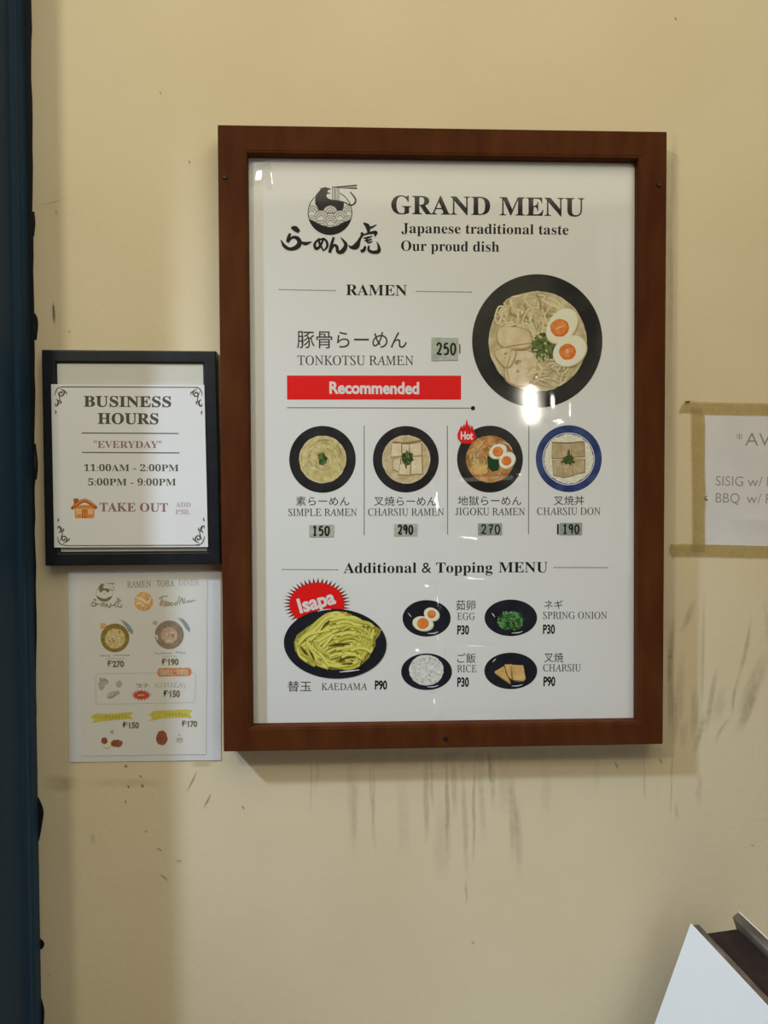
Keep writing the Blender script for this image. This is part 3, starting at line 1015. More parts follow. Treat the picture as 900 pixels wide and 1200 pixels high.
random.seed(11)
pr = Print(SY, 0.0007)
pr.disc(392.8, 754.3, 60.2, 40.9, M['plate'], 2, 80)
heap = [(344.4, 753), (348, 744), (360, 735), (374, 726), (384, 719), (394, 716.2), (404, 717), (412, 720), (416, 724), (428, 728), (436, 731), (440, 734), (446.8, 738), (445, 744), (440, 750), (440, 756),
        (436, 764), (432, 771), (425, 778), (414, 782), (402, 785), (390, 785), (376, 782.5), (364, 778), (352, 770), (346, 763)]
pr.poly(heap, M['yel_c'])
HC = (394, 752)


def inside(x, z, grow=1.0):
    c = False
    n = len(heap)
    for i in range(n):
        x1, z1 = heap[i]
        x2, z2 = heap[(i + 1) % n]
        x1, z1, x2, z2 = HC[0] + (x1 - HC[0]) * grow, HC[1] + (z1 - HC[1]) * grow, HC[0] + (x2 - HC[0]) * grow, HC[1] + (z2 - HC[1]) * grow
        if (z1 > z) != (z2 > z) and x < (x2 - x1) * (z - z1) / (z2 - z1) + x1:
            c = not c
    return c


def strand(pts, w):
    pts = [(x, z) for x, z in pts if inside(x, z, 1.01)]
    if len(pts) < 3:
        return
    pr.ribbon([(x, z + 0.6, w * 1.35) for x, z in pts], M['yel_c'], 5)
    pr.ribbon([(x, z, w) for x, z in pts], random.choice([M['yel_a'], M['yel_b'], M['yel_a']]), 5)


for k in range(30):                 # long strands from lower left up over the top
    x0, z0 = random.uniform(346, 380), random.uniform(742, 776)
    strand([(x0, z0), (x0 + 14, z0 - random.uniform(8, 16)), (x0 + 30, z0 - random.uniform(16, 28)), (x0 + 48, z0 - random.uniform(18, 32))], random.uniform(2.4, 3.6))
for k in range(26):                 # loops on the left
    x0, z0 = random.uniform(346, 372), random.uniform(750, 764)
    strand([(x0, z0), (x0 + random.uniform(2, 7), z0 + 8), (x0 + random.uniform(8, 14), z0 + 15), (x0 + random.uniform(16, 26), z0 + 20)], random.uniform(2.2, 3.2))
for k in range(42):                 # waves to the right
    x0, z0 = random.uniform(384, 420), random.uniform(722, 774)
    s = random.uniform(-1, 1)
    strand([(x0, z0), (x0 + 9, z0 - 3 + s), (x0 + 19, z0 - 3 - s), (x0 + 29, z0 + 1), (x0 + 36, z0 + 6)], random.uniform(2.4, 3.6))
for k in range(16):                 # edge strands hanging down on the right
    x0, z0 = random.uniform(424, 441), random.uniform(734, 748)
    strand([(x0, z0), (x0 - 2, z0 + 8), (x0 - 5, z0 + 17), (x0 - 10, z0 + 26)], random.uniform(2.0, 3.0))
for k in range(12):
    x0, z0 = random.uniform(382, 410), random.uniform(776, 782)
    strand([(x0, z0), (x0 + 8, z0 + 1.5), (x0 + 17, z0 + 1), (x0 + 26, z0 - 3)], random.uniform(2.4, 3.4))
for g in ([(393, 731, .6), (402, 728.5, 3.4), (412, 728, 1)], [(398, 740, .6), (409, 737, 2.8), (418, 734, .8)], [(385, 757, .8), (397, 755, 3.4), (410, 755, 1)],
          [(397, 775, 1), (405, 769, 5.5), (418, 770, 1.2)], [(352, 757, 1), (357, 764, 3), (361, 768, .8)], [(362, 761, .8), (366, 768, 2.4), (368, 774, .6)], [(376, 738, .6), (382, 731, 2.4), (387, 727, .6)],
          [(400, 779, .8), (410, 777.5, 2.6), (414, 778, .8)]):
    pr.ribbon(g, M['yel_d'])
for k in range(16):
    x0, z0 = random.uniform(386, 412), random.uniform(726, 772)
    strand([(x0, z0), (x0 + 8, z0 - 3), (x0 + 17, z0 - 2), (x0 + 24, z0 + 2)], random.uniform(2.2, 2.8))
pr.ribbon([(398, 787.5, .8), (409, 786.5, 1.5), (421, 785, 1.0)], M['shine'])
pr.ribbon([(372, 716.5, .6), (380, 714.6, 1.0), (388, 714.0, .6)], M['shine'])
pr.build('noodle_plate_picture', sheet)


def side_plate(cx, cz, rx, ry):
    pr = Print(SY)
    pr.disc(cx, cz, rx, ry, M['plate'], 0, 60)
    pr.disc(cx, cz - 0.4, rx * 0.97, ry * 0.96, M['plate'], 0, 60)
    pr.ribbon([(cx + 1, cz + ry * .83, .5), (cx + 8, cz + ry * .82, 1.1), (cx + 14, cz + ry * .74, .5)], M['shine'])
    return pr


pr = side_plate(499.9, 724.6, 28.2, 21.4)
half_egg(pr, 505.6, 719.6, 9.0, 7.4, 22, 505.8, 719.8, 5.0)
half_egg(pr, 495.4, 730.5, 12.0, 8.2, 10, 495.6, 730.6, 6.8)
pr.ribbon([(478, 718, .4), (480, 720.5, .9), (482, 723, .4)], M['shine'])
pr.build('egg_plate_picture', sheet)
pr = side_plate(598.6, 724.0, 30.8, 21.4)
blob(pr, 598.4, 727.6, 15.4, 11.8, M['green_c'], 26, 0.14)
scatter(pr, 598.4, 727.4, 15.6, 12.0, 90, [M['green_a'], M['green_b'], M['green_b'], M['green_c']], 3, 9, 0.9, 1.9, 0.5, 0.7)
scatter(pr, 600, 728, 13, 10, 40, [M['green_a'], M['green_b'], M['green_c']], 3, 8, 0.9, 1.7, 0.5, 2.2)
pr.ribbon([(576.5, 718.5, .5), (578, 720.5, 1.1), (580, 723, .5)], M['shine'])
pr.build('spring_onion_plate_picture', sheet)
pr = side_plate(499.9, 787.2, 29.8, 21.5)
blob(pr, 499.6, 785.4, 20.2, 18.0, M['rice'], 44, 0.02)
scatter(pr, 499.6, 785.4, 19, 17, 120, [M['rice'], M['white_ink'], M['lightgrey'], M['rice'], M['rice']], 1.2, 2.4, 0.6, 1.0, 0.2)
pr.build('rice_plate_picture', sheet)
pr = side_plate(598.6, 786.2, 31.0, 21.4)
pr.poly([(579.4, 787), (590.6, 780.6), (598.6, 801.4), (581, 790)], M['pork_tan'])
pr.ribbon([(580, 789, .8), (590, 796, 1.2), (598, 801.5, .8)], M['pork_edge'])
pr.poly([(591.2, 778.8), (600.2, 778.4), (599.6, 796), (595.4, 793)], M['pork_tan'])
pr.ribbon([(591.4, 780, .6), (594, 790, 1.3), (599, 798, 1.0)], M['yel_d'])
pr.poly([(599.6, 779.0), (613.2, 779.6), (616, 795), (614, 798), (601, 796.6)], M['pork_tan'])
pr.ribbon([(599.4, 780, .5), (599.0, 789, 1.2), (600.4, 796.4, .8)], M['pork_edge'])
pr.ribbon([(601, 797, .8), (608, 798.4, 1.2), (614.5, 798, .8)], M['pork_edge'])
pr.ribbon([(577.5, 776, .5), (579, 774, 1.0), (581, 772, .5)], M['shine'])
pr.build('charsiu_plate_picture', sheet)

# --- the crinkled clear plastic over the poster
random.seed(5)
# soft waves of the film: (px, py, sx, sz, height, tilt) in photograph pixels and millimetres
CR = [(621, 474, 70, 21, -0.46, -8), (629, 440, 6, 6, 0.45, 0)]
for _ in range(46):
    CR.append((random.uniform(300, 735), random.uniform(190, 840), random.uniform(14, 45), random.uniform(14, 60), random.uniform(-0.25, 0.25), random.uniform(-40, 40)))
# crinkles whose flanks face the bulb, or the ceiling light: (px, py, half width, half height)
FAC = [(512, 590, 6, 30), (507, 619, 11, 6), (513, 634, 6, 16), (508, 643, 12, 5), (511, 658, 7, 13), (505, 672, 9, 8), (500, 686, 8, 8), (513, 706, 4, 24), (513, 748, 4, 20),
       (548, 630, 22, 5), (556, 678, 24, 5), (557, 757, 22, 5), (509, 822, 5, 14), (303, 205, 12, 16), (489, 762, 8, 8), (560, 838, 12, 5), (668, 482, 4, 13), (656, 494, 13, 4), (508, 768, 10, 5),
       (648, 470, 5, 9)]
tl, tr, br, bl_ = (284, 175), (752, 181), (751, 849), (290, 856)
NX, NZ = 280, 400
base, hh = [], []
for j in range(NZ + 1):
    v = j / NZ
    for i in range(NX + 1):
        u = i / NX
        x = (tl[0] * (1 - u) + tr[0] * u) * (1 - v) + (bl_[0] * (1 - u) + br[0] * u) * v
        z = (tl[1] * (1 - u) + tr[1] * u) * (1 - v) + (bl_[1] * (1 - u) + br[1] * u) * v
        base.append((x, z))
        hh.append(0.10 * math.sin(x * 0.13) * math.exp(-((x - 725) / 30) ** 2))


def near(cx, cz, ex, ez):
    i0, i1 = max(0, int((cx - ex - 284) / 468 * NX) - 3), min(NX, int((cx + ex - 284) / 468 * NX) + 3)
    j0, j1 = max(0, int((cz - ez - 176) / 676 * NZ) - 3), min(NZ, int((cz + ez - 176) / 676 * NZ) + 3)
    for j in range(j0, j1 + 1):
        for i in range(i0, i1 + 1):
            q = j * (NX + 1) + i
            yield q, base[q][0] - cx, base[q][1] - cz


for cx, cz, sx, sz, h0, rot in CR:
    c, sn = math.cos(math.radians(rot)), math.sin(math.radians(rot))
    e = 3 * max(sx, sz)
    for q, dx, dz in near(cx, cz, e, e):
        a, b = (dx * c + dz * sn) / sx, (-dx * sn + dz * c) / sz
        hh[q] += h0 * math.exp(-0.5 * (a * a + b * b))
for cx, cz, sx, sz, lamp in [f + (bo.location,) for f in FAC] + [(570, 561, 34, 5, Vector((0.45, -1.05, 2.95)))]:
    p = at(cx, cz, CY)
    n = (CAM - p).normalized() + (Vector(lamp) - p).normalized()
    kx, kz = n.x / n.y, n.z / n.y                       # slope that mirrors the lamp
    px_m = (at(cx + 1, cz, CY) - p).length * 1000
    for q, dx, dz in near(cx, cz, 1.6 * sx, 1.6 * sz):
        w = math.exp(-((dx / sx) ** 4 + (dz / sz) ** 4))
        hh[q] += (kx * dx - kz * dz) * px_m * w
verts, faces = [], []
for (x, z), h in zip(base, hh):
    p = at(x, z, CY)
    verts.append((p.x, p.y - min(h, 6.0) * 0.001, p.z))
for j in range(NZ):
    for i in range(NX):
        q = j * (NX + 1) + i
        faces.append((q, q + NX + 1, q + NX + 2, q + 1))
me = bpy.data.meshes.new('plastic_cover')
me.from_pydata(verts, [], faces)
me.update()
for p in me.polygons:
    p.use_smooth = True
link('plastic_cover', me, menu, [M['cover']])

# --- hand-written price tapes stuck over the printed prices
DIG = {'0': [[(.5, .02), (.2, .2), (.12, .55), (.3, .95), (.62, .95), (.85, .6), (.78, .2), (.5, .02)]],
       '1': [[(.25, .2), (.55, .02), (.52, .5), (.5, .98)], [(.2, .98), (.8, .96)]],
       '2': [[(.15, .25), (.35, .02), (.75, .1), (.75, .4), (.4, .8), (.12, .98)], [(.12, .98), (.3, .85), (.6, .98), (.92, .9)]],
       '5': [[(.8, .04), (.3, .06)], [(.3, .06), (.22, .45), (.55, .38), (.82, .6), (.7, .92), (.15, .98)]],
       '7': [[(.12, .08), (.5, .06), (.85, .06), (.6, .5), (.45, 1.0)], [(.3, .5), (.8, .48)]],
       '9': [[(.8, .15), (.5, .02), (.2, .2), (.25, .45), (.6, .48), (.8, .15), (.78, .5), (.65, 1.0)]]}
PY = SY - 0.0008


def price(body, px, box, wid, m, dark=False, bar=None, lab=None):
    s = sheet_solid('price_tape', px, PY, 0.0005, m, menu)
    s['label'] = lab
    pr = Print(PY)
    x0, z0, x1, z1 = box
    n = len(body)
    for i, c in enumerate(body):
        cw = (x1 - x0) / n
        for st in DIG[c]:
            pr.ribbon([(x0 + cw * (i + 0.08 + 0.84 * a), z0 + (z1 - z0) * b, wid * 1.25) for a, b in st], M['pen'], 6)
    if bar:
        pr.ribbon([(bar[0], bar[1], bar[3]), (bar[0], bar[2], bar[3])], M['pen'])
    pr.build('handwritten_price', s)


price('250', [(505.6, 395.4), (537, 396), (536.4, 422.2), (505.4, 422.8)], (510.6, 402, 535.2, 415.6), 1.8, M['sticker'], bar=(538.8, 403, 414, 1.0), lab='grey-green tape with handwritten 250')
price('150', [(362, 615.2), (391.4, 614.8), (391, 629), (362.6, 629.4)], (365.4, 616.6, 387, 627.4), 1.7, M['sticker'], lab='grey-green tape with handwritten 150')
price('290', [(461.8, 613.8), (489, 613.6), (488.8, 627.8), (461.8, 628)], (465.6, 615.4, 484.6, 626), 1.7, M['sticker'], lab='grey-green tape with handwritten 290')
price('270', [(560, 613.4), (588.2, 613), (588, 626.6), (560.2, 626.8)], (562.8, 614.8, 587, 625.6), 1.3, M['sticker_dark'], lab='grey-green tape with handwritten 270')
price('190', [(656, 612.8), (682, 612.6), (681.6, 626.6), (656, 626.8)], (658.6, 614.6, 679.6, 625.4), 1.5, M['sticker_dark'], bar=(653.8, 614, 626, 2.0), lab='grey-green tape with handwritten 190')

# ------------------------------------------------------------------ black picture frame with the opening hours
BF = 0.020
fo = [(48.4, 409.6), (253.0, 411.2), (258.8, 661.2), (52.8, 663.2)]
fi = [(66.0, 425.8), (237.0, 426.6), (241.6, 645.4), (70.4, 646.6)]
o4 = [xz(a, b, -BF) for a, b in fo]
i4 = [xz(a, b, -BF) for a, b in fi]
bz = (o4[2][1] + o4[3][1]) / 2
pf = empty('picture_frame', ((o4[2][0] + o4[3][0]) / 2, -0.001, bz), 'black wooden picture frame with a white backing card, left of the brown framed menu', 'picture frame')
picture_frame('frame', o4, i4, [(0, 0.001), (0, BF - 0.0012), (0.06, BF), (0.85, BF), (0.93, BF - 0.002), (1.0, BF - 0.004), (1.0, 0.005), (0.5, 0.001)], M['black_frame'], pf)
sheet_solid('backing_card', [(62, 422), (241, 423), (245, 649), (67, 650)], -0.0162, 0.003, M['backing'], pf)

NY = -BF - 0.0022
notice = empty('hours_notice', at(153, 641, NY + 0.001), 'white opening hours notice with scroll corners, stuck over the black picture frame', 'notice')


def curl(u, v):
    return 0.0012 * math.sin(u * 5.5 + v) * (0.4 + 0.6 * v) * (1 - abs(2 * u - 1) ** 3) + 0.0008


npap = sheet_solid('paper', [(59.8, 450.2), (239.4, 451.0), (243.8, 641.0), (63.6, 641.6)], NY + 0.0008, 0.0003, M['notice'], notice, 24, 24, None)
O = M['olive']
NP = NY + 0.0008
for lines in ((('BUSINESS', 98.2, 476.4, 200.6, 477.0, 12.0, O, 0.012), ('HOURS', 114.6, 496.6, 185.8, 497.0, 12.2, O, 0.012)),
              (('"EVERYDAY"', 110, 524.8, 189.4, 525.0, 7.9, M['rose'], 0.0),),
              (('11:00AM - 2:00PM', 98.4, 552.0, 209.4, 552.2, 7.6, O, 0.0), ('5:00PM - 9:00PM', 103.2, 568.8, 206.2, 569.0, 7.8, O, 0.0)),
              (('TAKE OUT', 116.8, 599.2, 196.8, 599.6, 9.8, M['rose'], 0.006),),
              (('ADD', 205.8, 594.0, 223.6, 594.2, 5.4, M['rose_grey'], 0.012), ('P30.', 205.4, 602.6, 222.4, 602.8, 5.4, M['rose_grey'], 0.012))):
    pr = Print(NP)
    for l in lines:
        pr.text(l[0], 'bold', *l[1:])
    pr.build('lettering', npap)
for l in ([(95.6, 507.4, 1.2), (209.2, 508.0, 1.2)], [(95.8, 530.2, 1.2), (210.4, 530.8, 1.2)], [(73, 453.3, 1.2), (232, 454.0, 1.0)], [(76, 639.4, 1.0), (234, 639.0, 1.2)]):
    pr = Print(NP)
    pr.ribbon(l, O)
    pr.build('rule_line', npap)
for cx, cz, fx, fz in ((64.5, 454.5, 1, 1), (237.0, 455.0, -1, 1), (67.5, 638.0, 1, -1), (239.6, 637.4, -1, -1)):
    pr = Print(NP)
    g = lambda pts: [(cx + fx * x, cz + fz * z, w) for x, z, w in pts]
    for st in ([(10, -1, .8), (4, 0, 1.2), (1, 4, 1.2), (0, 9, .7)], [(6, 1, .6), (11, 4, 1.8), (9, 9, 1.6), (5.5, 9, 1.4), (5.5, 5.5, 1.6), (8, 5, 1.8), (8.4, 7, 1.2)],
              [(9, 4, .6), (13, 5, 1.4), (13.5, 8, .6)], [(1, 13, .6), (4, 16, 2.2), (3, 20, 2.2), (.5, 21, 1.2), (0.5, 18, 1.0)], [(5, 14, .8), (7, 17, 1.8), (6, 19, .6)],
              [(0, 26, .5), (1, 28.5, 1.6), (0.6, 31, .5)], [(3, 4, .6), (5.5, 12, 1.2), (5, 16, .6)]):
        pr.ribbon(g(st), O, 6)
    pr.build('corner_scroll', npap)
pr = Print(NY + 0.0008)
pr.poly([(87, 592), (110.6, 592), (110.4, 606), (109, 607.4), (88, 607.2)], M['house_a'])
pr.poly([(88.6, 596), (109, 596), (108.8, 605.6), (89.4, 605.6)], M['house_c'])
pr.poly([(96, 597), (102.6, 597), (102.6, 606.4), (96, 606.4)], M['house_b'])
pr.poly([(97, 598), (99, 598), (99, 605.6), (97, 605.6)], M['house_a'])
pr.poly([(99.8, 598), (101.8, 598), (101.8, 605.6), (99.8, 605.6)], M['house_a'])
pr.poly([(90, 602.5), (95, 602.5), (95, 605.6), (90, 605.6)], M['house_a'])
pr.poly([(103.4, 602.5), (108.4, 602.5), (108.4, 605.6), (103.4, 605.6)], M['house_a'])
pr.poly([(86, 584.2), (92, 584.2), (92.4, 592), (87, 594)], M['house_b'])
pr.ribbon([(83.6, 596.4, 3.4), (90, 591, 4.2), (99, 586.6, 4.4), (107, 590.4, 4.2), (113.4, 595.8, 3.4)], M['house_b'])
pr.ribbon([(86, 593.6, 1.4), (92, 589.2, 1.8), (99, 585.8, 1.8), (106, 588.8, 1.8), (111, 593, 1.4)], M['house_a'])
pr.build('house_drawing', npap)

# ------------------------------------------------------------------ the small flyer in a clear sleeve
FY = -0.0035
fly = empty('flyer', at(169, 892, -0.0005), 'small pale diner flyer in a clear sleeve, below the black picture frame', 'flyer')
FC = [(79.8, 668.6), (258.6, 667.2), (258.8, 890.8), (81.2, 893.2)]


def flute(u, v):
    return 0.0005 * math.exp(-((u - 0.045) / 0.03) ** 2) + 0.0005 * math.exp(-((u - 0.95) / 0.03) ** 2)


sheet_solid('sleeve_backing', FC, -0.0012, 0.0010, M['flyer_edge'], fly, 40, 30, flute)
fpap = sheet_solid('paper', [(95, 672), (243, 671), (241.5, 884), (97, 886)], -0.0019, 0.0004, M['flyer'], fly)
FP = -0.0019
pr = Print(FP)
pr.text('RAMEN', 'roman', 149, 688.8, 177.2, 688.0, 7.2, M['fl_grey'], 0.01)
pr.text('TORA', 'roman', 183.6, 687.6, 204.4, 686.8, 7.0, M['fl_grey'], 0.008)
pr.text('DINER', 'roman', 209.6, 686.4, 233.6, 685.6, 6.8, M['fl_pale'], 0.008)
for body, x0, b0, x1, h in (('₱270', 126, 781.6, 145.4, 6.6), ('₱190', 189.8, 779.2, 209.4, 6.6), ('₱150', 191.8, 816.8, 211, 7.0), ('₱150', 144, 853.4, 163, 6.4), ('₱170', 213.2, 851.8, 231.2, 6.4)):
    p2 = Print(FP)
    p2.text(body, 'sans', x0, b0, x1, b0 - 0.2, h, M['fl_olive'], 0.05)
    p2.build('price_lettering', fpap)
pr.build('heading_lettering', fpap)
pr = Print(FP)
pr.text('(GYOZA)', 'roman', 181.6, 806.0, 216.8, 805.4, 5.4, M['fl_pale'], 0.01)
pr.text('餃子', 'sans', 158.6, 806.4, 174.6, 806.0, 5.6, M['fl_grey'], 0.015, bbox=True)
pr.build('dish_name', fpap)
pr = Print(FP)
# two tiny caption lines, too faint to read
for idx, (x0, x1, z) in enumerate(((117, 129.5, 768.4), (133, 151.6, 768.0), (124, 146, 772), (181, 202, 765.6), (206, 217.6, 764.8), (190, 207, 769))):
    x = x0
    while x < x1:
        w = random.uniform(1.2, 2.6)
        pr.ribbon([(x, z + random.uniform(-.5, .5), 2.0 if z < 768.5 else 1.0), (min(x + w, x1), z + random.uniform(-.5, .5), 1.8 if z < 768.5 else 1.0)], M['fl_pale'])
        x += w + 0.8
    if idx == 2:
        pr.build('caption', fpap)
        pr = Print(FP)
pr.build('caption', fpap)
pr = Print(FP)
logo(pr, 110.2, 680.4, 26.5 / 900, M['fl_olive'], M['flyer'], False)
kana(pr, 104.4, 700.2, 41.5 / 900, M['fl_olive'])
pr.build('logo', fpap)
pr = Print(FP)
pr.disc(168.4, 705, 10.8, 11.2, M['fl_orange'])
pr.ribbon([(159.4, 700, 1), (166, 702, 3), (172, 706, 2.4), (178, 700, 1)], M['fl_cream'])
pr.ribbon([(160, 708, 1), (165, 707, 2), (168, 711, 1)], M['fl_cream'])
pr.build('round_emblem', fpap)
pr = Print(FP)
pr.disc(193.6, 707.4, 7.2, 3.4, M['fl_pink'])
sx = 186.0
for s in ([(186, 702, 1), (190, 699.4, 1.4), (197, 698.4, 1)], [(190, 699.4, 1), (189, 705, 1.6), (187.6, 710, 1)], [(188.6, 704.6, .8), (193.4, 704, .8)],
          [(196, 706, 1), (194, 708.4, 1.2), (196.6, 710, 1.2), (198.4, 707.4, 1), (196, 706, .8)], [(201, 706, 1), (199.2, 708.4, 1.2), (201.6, 709.6, 1.2), (203.2, 707, 1), (201, 706, .8)],
          [(207.4, 705, 1), (204.8, 707.4, 1.2), (206.6, 709, 1.2), (209, 704, 1), (210.4, 698.6, 1)], [(210, 708.4, 1), (213, 701, 1.2), (214.6, 707.4, 1.4)],
          [(216, 700.6, 1), (216.2, 707, 1.2)], [(218, 706.6, .8), (219.6, 704, 1), (221, 706, 1), (223, 703.6, 1), (224.4, 705.6, 1), (226.4, 703.4, .9), (229.4, 704, .8)]):
    pr.ribbon(s, M['fl_grey'])
pr.build('script_emblem', fpap)
pr = Print(FP)
blob(pr, 121.5, 733.6, 4.6, 3.6, M['fl_orange'], 14, .3)
pr.disc(134.7, 747.6, 16.8, 16.8, M['fl_gold'])
pr.disc(134.9, 748.2, 12.0, 11.8, M['fl_soup'], jit=0.05)
scatter(pr, 134.9, 748, 10, 10, 20, [M['fl_cream'], M['fl_gold'], M['fl_soup']], 2, 6, .8, 1.8)
pr.poly([(140.8, 725.8), (147, 728.4), (152.2, 733), (156, 739), (155.6, 743.8), (150.8, 740), (147.8, 734.6)], M['fl_blue'])
pr.build('gold_bowl_picture', fpap)
pr = Print(FP)
blob(pr, 181.6, 730, 3.0, 3.0, M['fl_pale'], 12, .3)
pr.disc(198.4, 744.0, 17.0, 16.8, M['fl_brown'])
pr.ribbon([(180.5, 744, 2.4), (184, 746, 2), (184, 750, 1.2)], M['flyer'])
pr.disc(198.2, 744.6, 9.8, 9.6, M['fl_pink'], jit=0.06)
scatter(pr, 198.2, 744.6, 8, 8, 18, [M['fl_cream'], M['fl_pink'], M['fl_meat']], 2, 4, .6, 1.2)
pr.poly([(208.2, 723.4), (215, 725.6), (219.2, 730), (222.4, 735.4), (222.6, 741), (217.6, 737), (214.4, 731)], M['fl_blue'])
pr.build('brown_bowl_picture', fpap)
pr = Print(FP)
pr.ribbon([(187.4, 788, 9.8), (221.4, 787.4, 9.8)], M['fl_pill'])
pr.disc(187.6, 788, 3.4, 4.9, M['fl_pill'])
pr.disc(221.0, 787.4, 3.4, 4.9, M['fl_pill'])
pr.ribbon([(187.4, 788, 6.6), (202, 787.8, 6.6)], M['fl_pink'])
pr.ribbon([(207, 787.8, 6.6), (220.4, 787.4, 6.6)], M['fl_pink'])
for x in (190, 193, 196, 199, 209, 212, 215, 218):
    pr.ribbon([(x, 785.4, 1.0), (x + .6, 790, 1.0)], M['fl_orange'])
pr.build('orange_pill_badge', fpap)
pr = Print(FP)
c = [(114, 789.6), (226, 788.2), (229.4, 791), (228.6, 821), (226, 823.4), (115, 825.4), (112.4, 823), (112.2, 792)]
for a, b in zip(c, c[1:] + c[:1]):
    pr.ribbon([a + (.9,), b + (.9,)], M['fl_line'])
for x, z, r1, r2 in ((121.5, 798, 6, 3.4), (119, 804, 4, 5), (139.5, 801.6, 4, 4), (134, 813, 6.5, 3.6), (129.5, 815.6, 4.5, 3.6)):
    blob(pr, x, z, r1, r2, M['fl_pale'], 16, .15, random.uniform(-30, 30))
pr.ribbon([(117, 799, .8), (122, 796.6, 1.6), (127, 799, .8)], M['fl_grey'])
pr.ribbon([(127, 818, .8), (133, 815.6, 1.4), (139, 811, .8)], M['fl_grey'])
pr.build('dumpling_picture', fpap)
pr = Print(FP)
pts = []
for i in range(32):
    a = 2 * math.pi * i / 32
    k = (12.0, 6.6) if i % 2 == 0 else (8.4, 4.4)
    pts.append((165.6 + math.cos(a) * k[0], 814.6 + math.sin(a) * k[1]))
pr.poly(pts, M['fl_red'])
pr.ribbon([(161.6, 815, 1.6), (169, 814.4, 1.6)], M['fl_pink'])
pr.build('red_burst', fpap)
for pts in ([(106, 840.4), (113, 835.6), (120, 836.6), (138, 836), (150, 834.8), (156.6, 834.6), (152, 838.6), (156.2, 842.6), (149, 842.6), (136, 843.8), (118, 845.4), (108, 847.6), (111, 843.6)],
            [(173.6, 838), (180, 833.2), (190, 832.6), (206, 832), (217, 831.4), (225.4, 832.6), (222, 836.6), (224.6, 841.6), (214, 841), (198, 841.6), (186, 842.6), (173.4, 845.6), (179, 841.4)]):
    pr = Print(FP)
    pr.poly(pts, M['fl_yellow'])
    zc = sum(p[1] for p in pts) / len(pts)
    for k in range(7):
        x = pts[2][0] + 4 + k * 3.8
        pr.ribbon([(x, zc - 1.8, .8), (x + 1.4, zc + 1.2, .8)], M['fl_gold'])
    pr.build('yellow_ribbon', fpap)
pr = Print(FP)
blob(pr, 136.6, 871.2, 7.6, 4.4, M['fl_meat'], 18, .12)
blob(pr, 126.6, 871, 3.4, 4.2, M['fl_cream'], 14, .15)
blob(pr, 122.4, 868, 3.8, 3.8, M['fl_meat'], 16, .12)
blob(pr, 131, 858, 2.6, 2.2, M['fl_pale'], 12, .2)
pr.ribbon([(120, 875, .8), (126, 877, 1.2), (131, 874, .8)], M['fl_pale'])
pr.build('rice_ball_picture', fpap)
pr = Print(FP)
blob(pr, 189.6, 865, 6.6, 8.8, M['fl_meat'], 20, .08)
blob(pr, 210.4, 866.4, 4.2, 2.2, M['fl_pale'], 14, .2)
pr.ribbon([(206, 868.4, .8), (210, 870, 1.2), (214.6, 868.2, .8)], M['fl_pale'])
pr.ribbon([(208, 862.6, .6), (210.4, 860.6, 1), (212, 863, .6)], M['fl_pink'])
pr.build('fried_piece_picture', fpap)
bm_px = FC
tl2, tr2, br2, bl2 = [at(a, b, -0.0032) for a, b in FC]
bm = bmesh.new()
grid = []
for j in range(13):
    row = []
    for i in range(11):
        u, v = i / 10, j / 12
        p = tl2.lerp(tr2, u).lerp(bl2.lerp(br2, u), v)
        h = 0.0006 * math.sin(u * 9 + 2 * v) + 0.0005 * math.sin(v * 8 + u * 3) + 0.0004 * random.uniform(-1, 1)
        row.append(bm.verts.new((p.x, p.y - 0.0008 - h, p.z)))
    grid.append(row)
for j in range(12):
    for i in range(10):
        f = bm.faces.new((grid[j][i], grid[j + 1][i], grid[j + 1][i + 1], grid[j][i + 1]))
        f.smooth = True
o = from_bm('clear_sleeve', bm, M['sleeve'], fly)

# ------------------------------------------------------------------ the notice taped up on the right
TY = -0.0010
q = [at(825.4, 486.0, TY), at(825.2, 638.8, TY)]
tw = 0.297
ax = (at(898, 487.6, TY) - q[0]).normalized()
tap = empty('taped_notice', (q[1].x + tw / 2, -0.0005, q[1].z), 'white paper food notice taped to the wall right of the brown framed menu', 'notice')
bm = bmesh.new()
F = []
for j in range(21):
    v = j / 20
    row = []
    for i in range(25):
        u = i / 24
        p = q[0].lerp(q[1], v) + ax * (tw * u)
        dx = 0.0006 * math.sin(v * 23 + 1) * math.exp(-u * 18)
        h = 0.0009 * math.exp(-((v - 0.80 - 0.15 * (u - 0.25)) / 0.05) ** 2) * math.exp(-((u - 0.28) / 0.12) ** 2)
        row.append((p.x + dx, p.y - h, p.z))
    F.append(row)
fv = [[bm.verts.new(c) for c in r] for r in F]
bv = [[bm.verts.new((c[0], c[1] + 0.0006, c[2])) for c in r] for r in F]
for j in range(20):
    for i in range(24):
        bm.faces.new((fv[j][i], fv[j + 1][i], fv[j + 1][i + 1], fv[j][i + 1]))
        bm.faces.new((bv[j][i], bv[j][i + 1], bv[j + 1][i + 1], bv[j + 1][i]))
for i in range(24):
    bm.faces.new((fv[0][i], fv[0][i + 1], bv[0][i + 1], bv[0][i]))
    bm.faces.new((fv[20][i + 1], fv[20][i], bv[20][i], bv[20][i + 1]))
for j in range(20):
    bm.faces.new((fv[j + 1][0], fv[j][0], bv[j][0], bv[j + 1][0]))
    bm.faces.new((fv[j][24], fv[j + 1][24], bv[j + 1][24], bv[j][24]))
tpap = from_bm('paper', bm, M['taped'], tap)
pr = Print(TY)
G = M['lightgrey']
pr.text('*', 'sans', 862.8, 515.6, 870.0, 515.7, 8, G, 0.0, bbox=True)
pr.text('AV', 'sans', 873.2, 522.2, 903.0, 522.8, 14.2, G, -0.006)
pr.build('lettering', tpap)
pr = Print(TY)
pr.text('SISIG', 'sans', 838.6, 569.0, 870.8, 569.6, 10.6, G, -0.006)
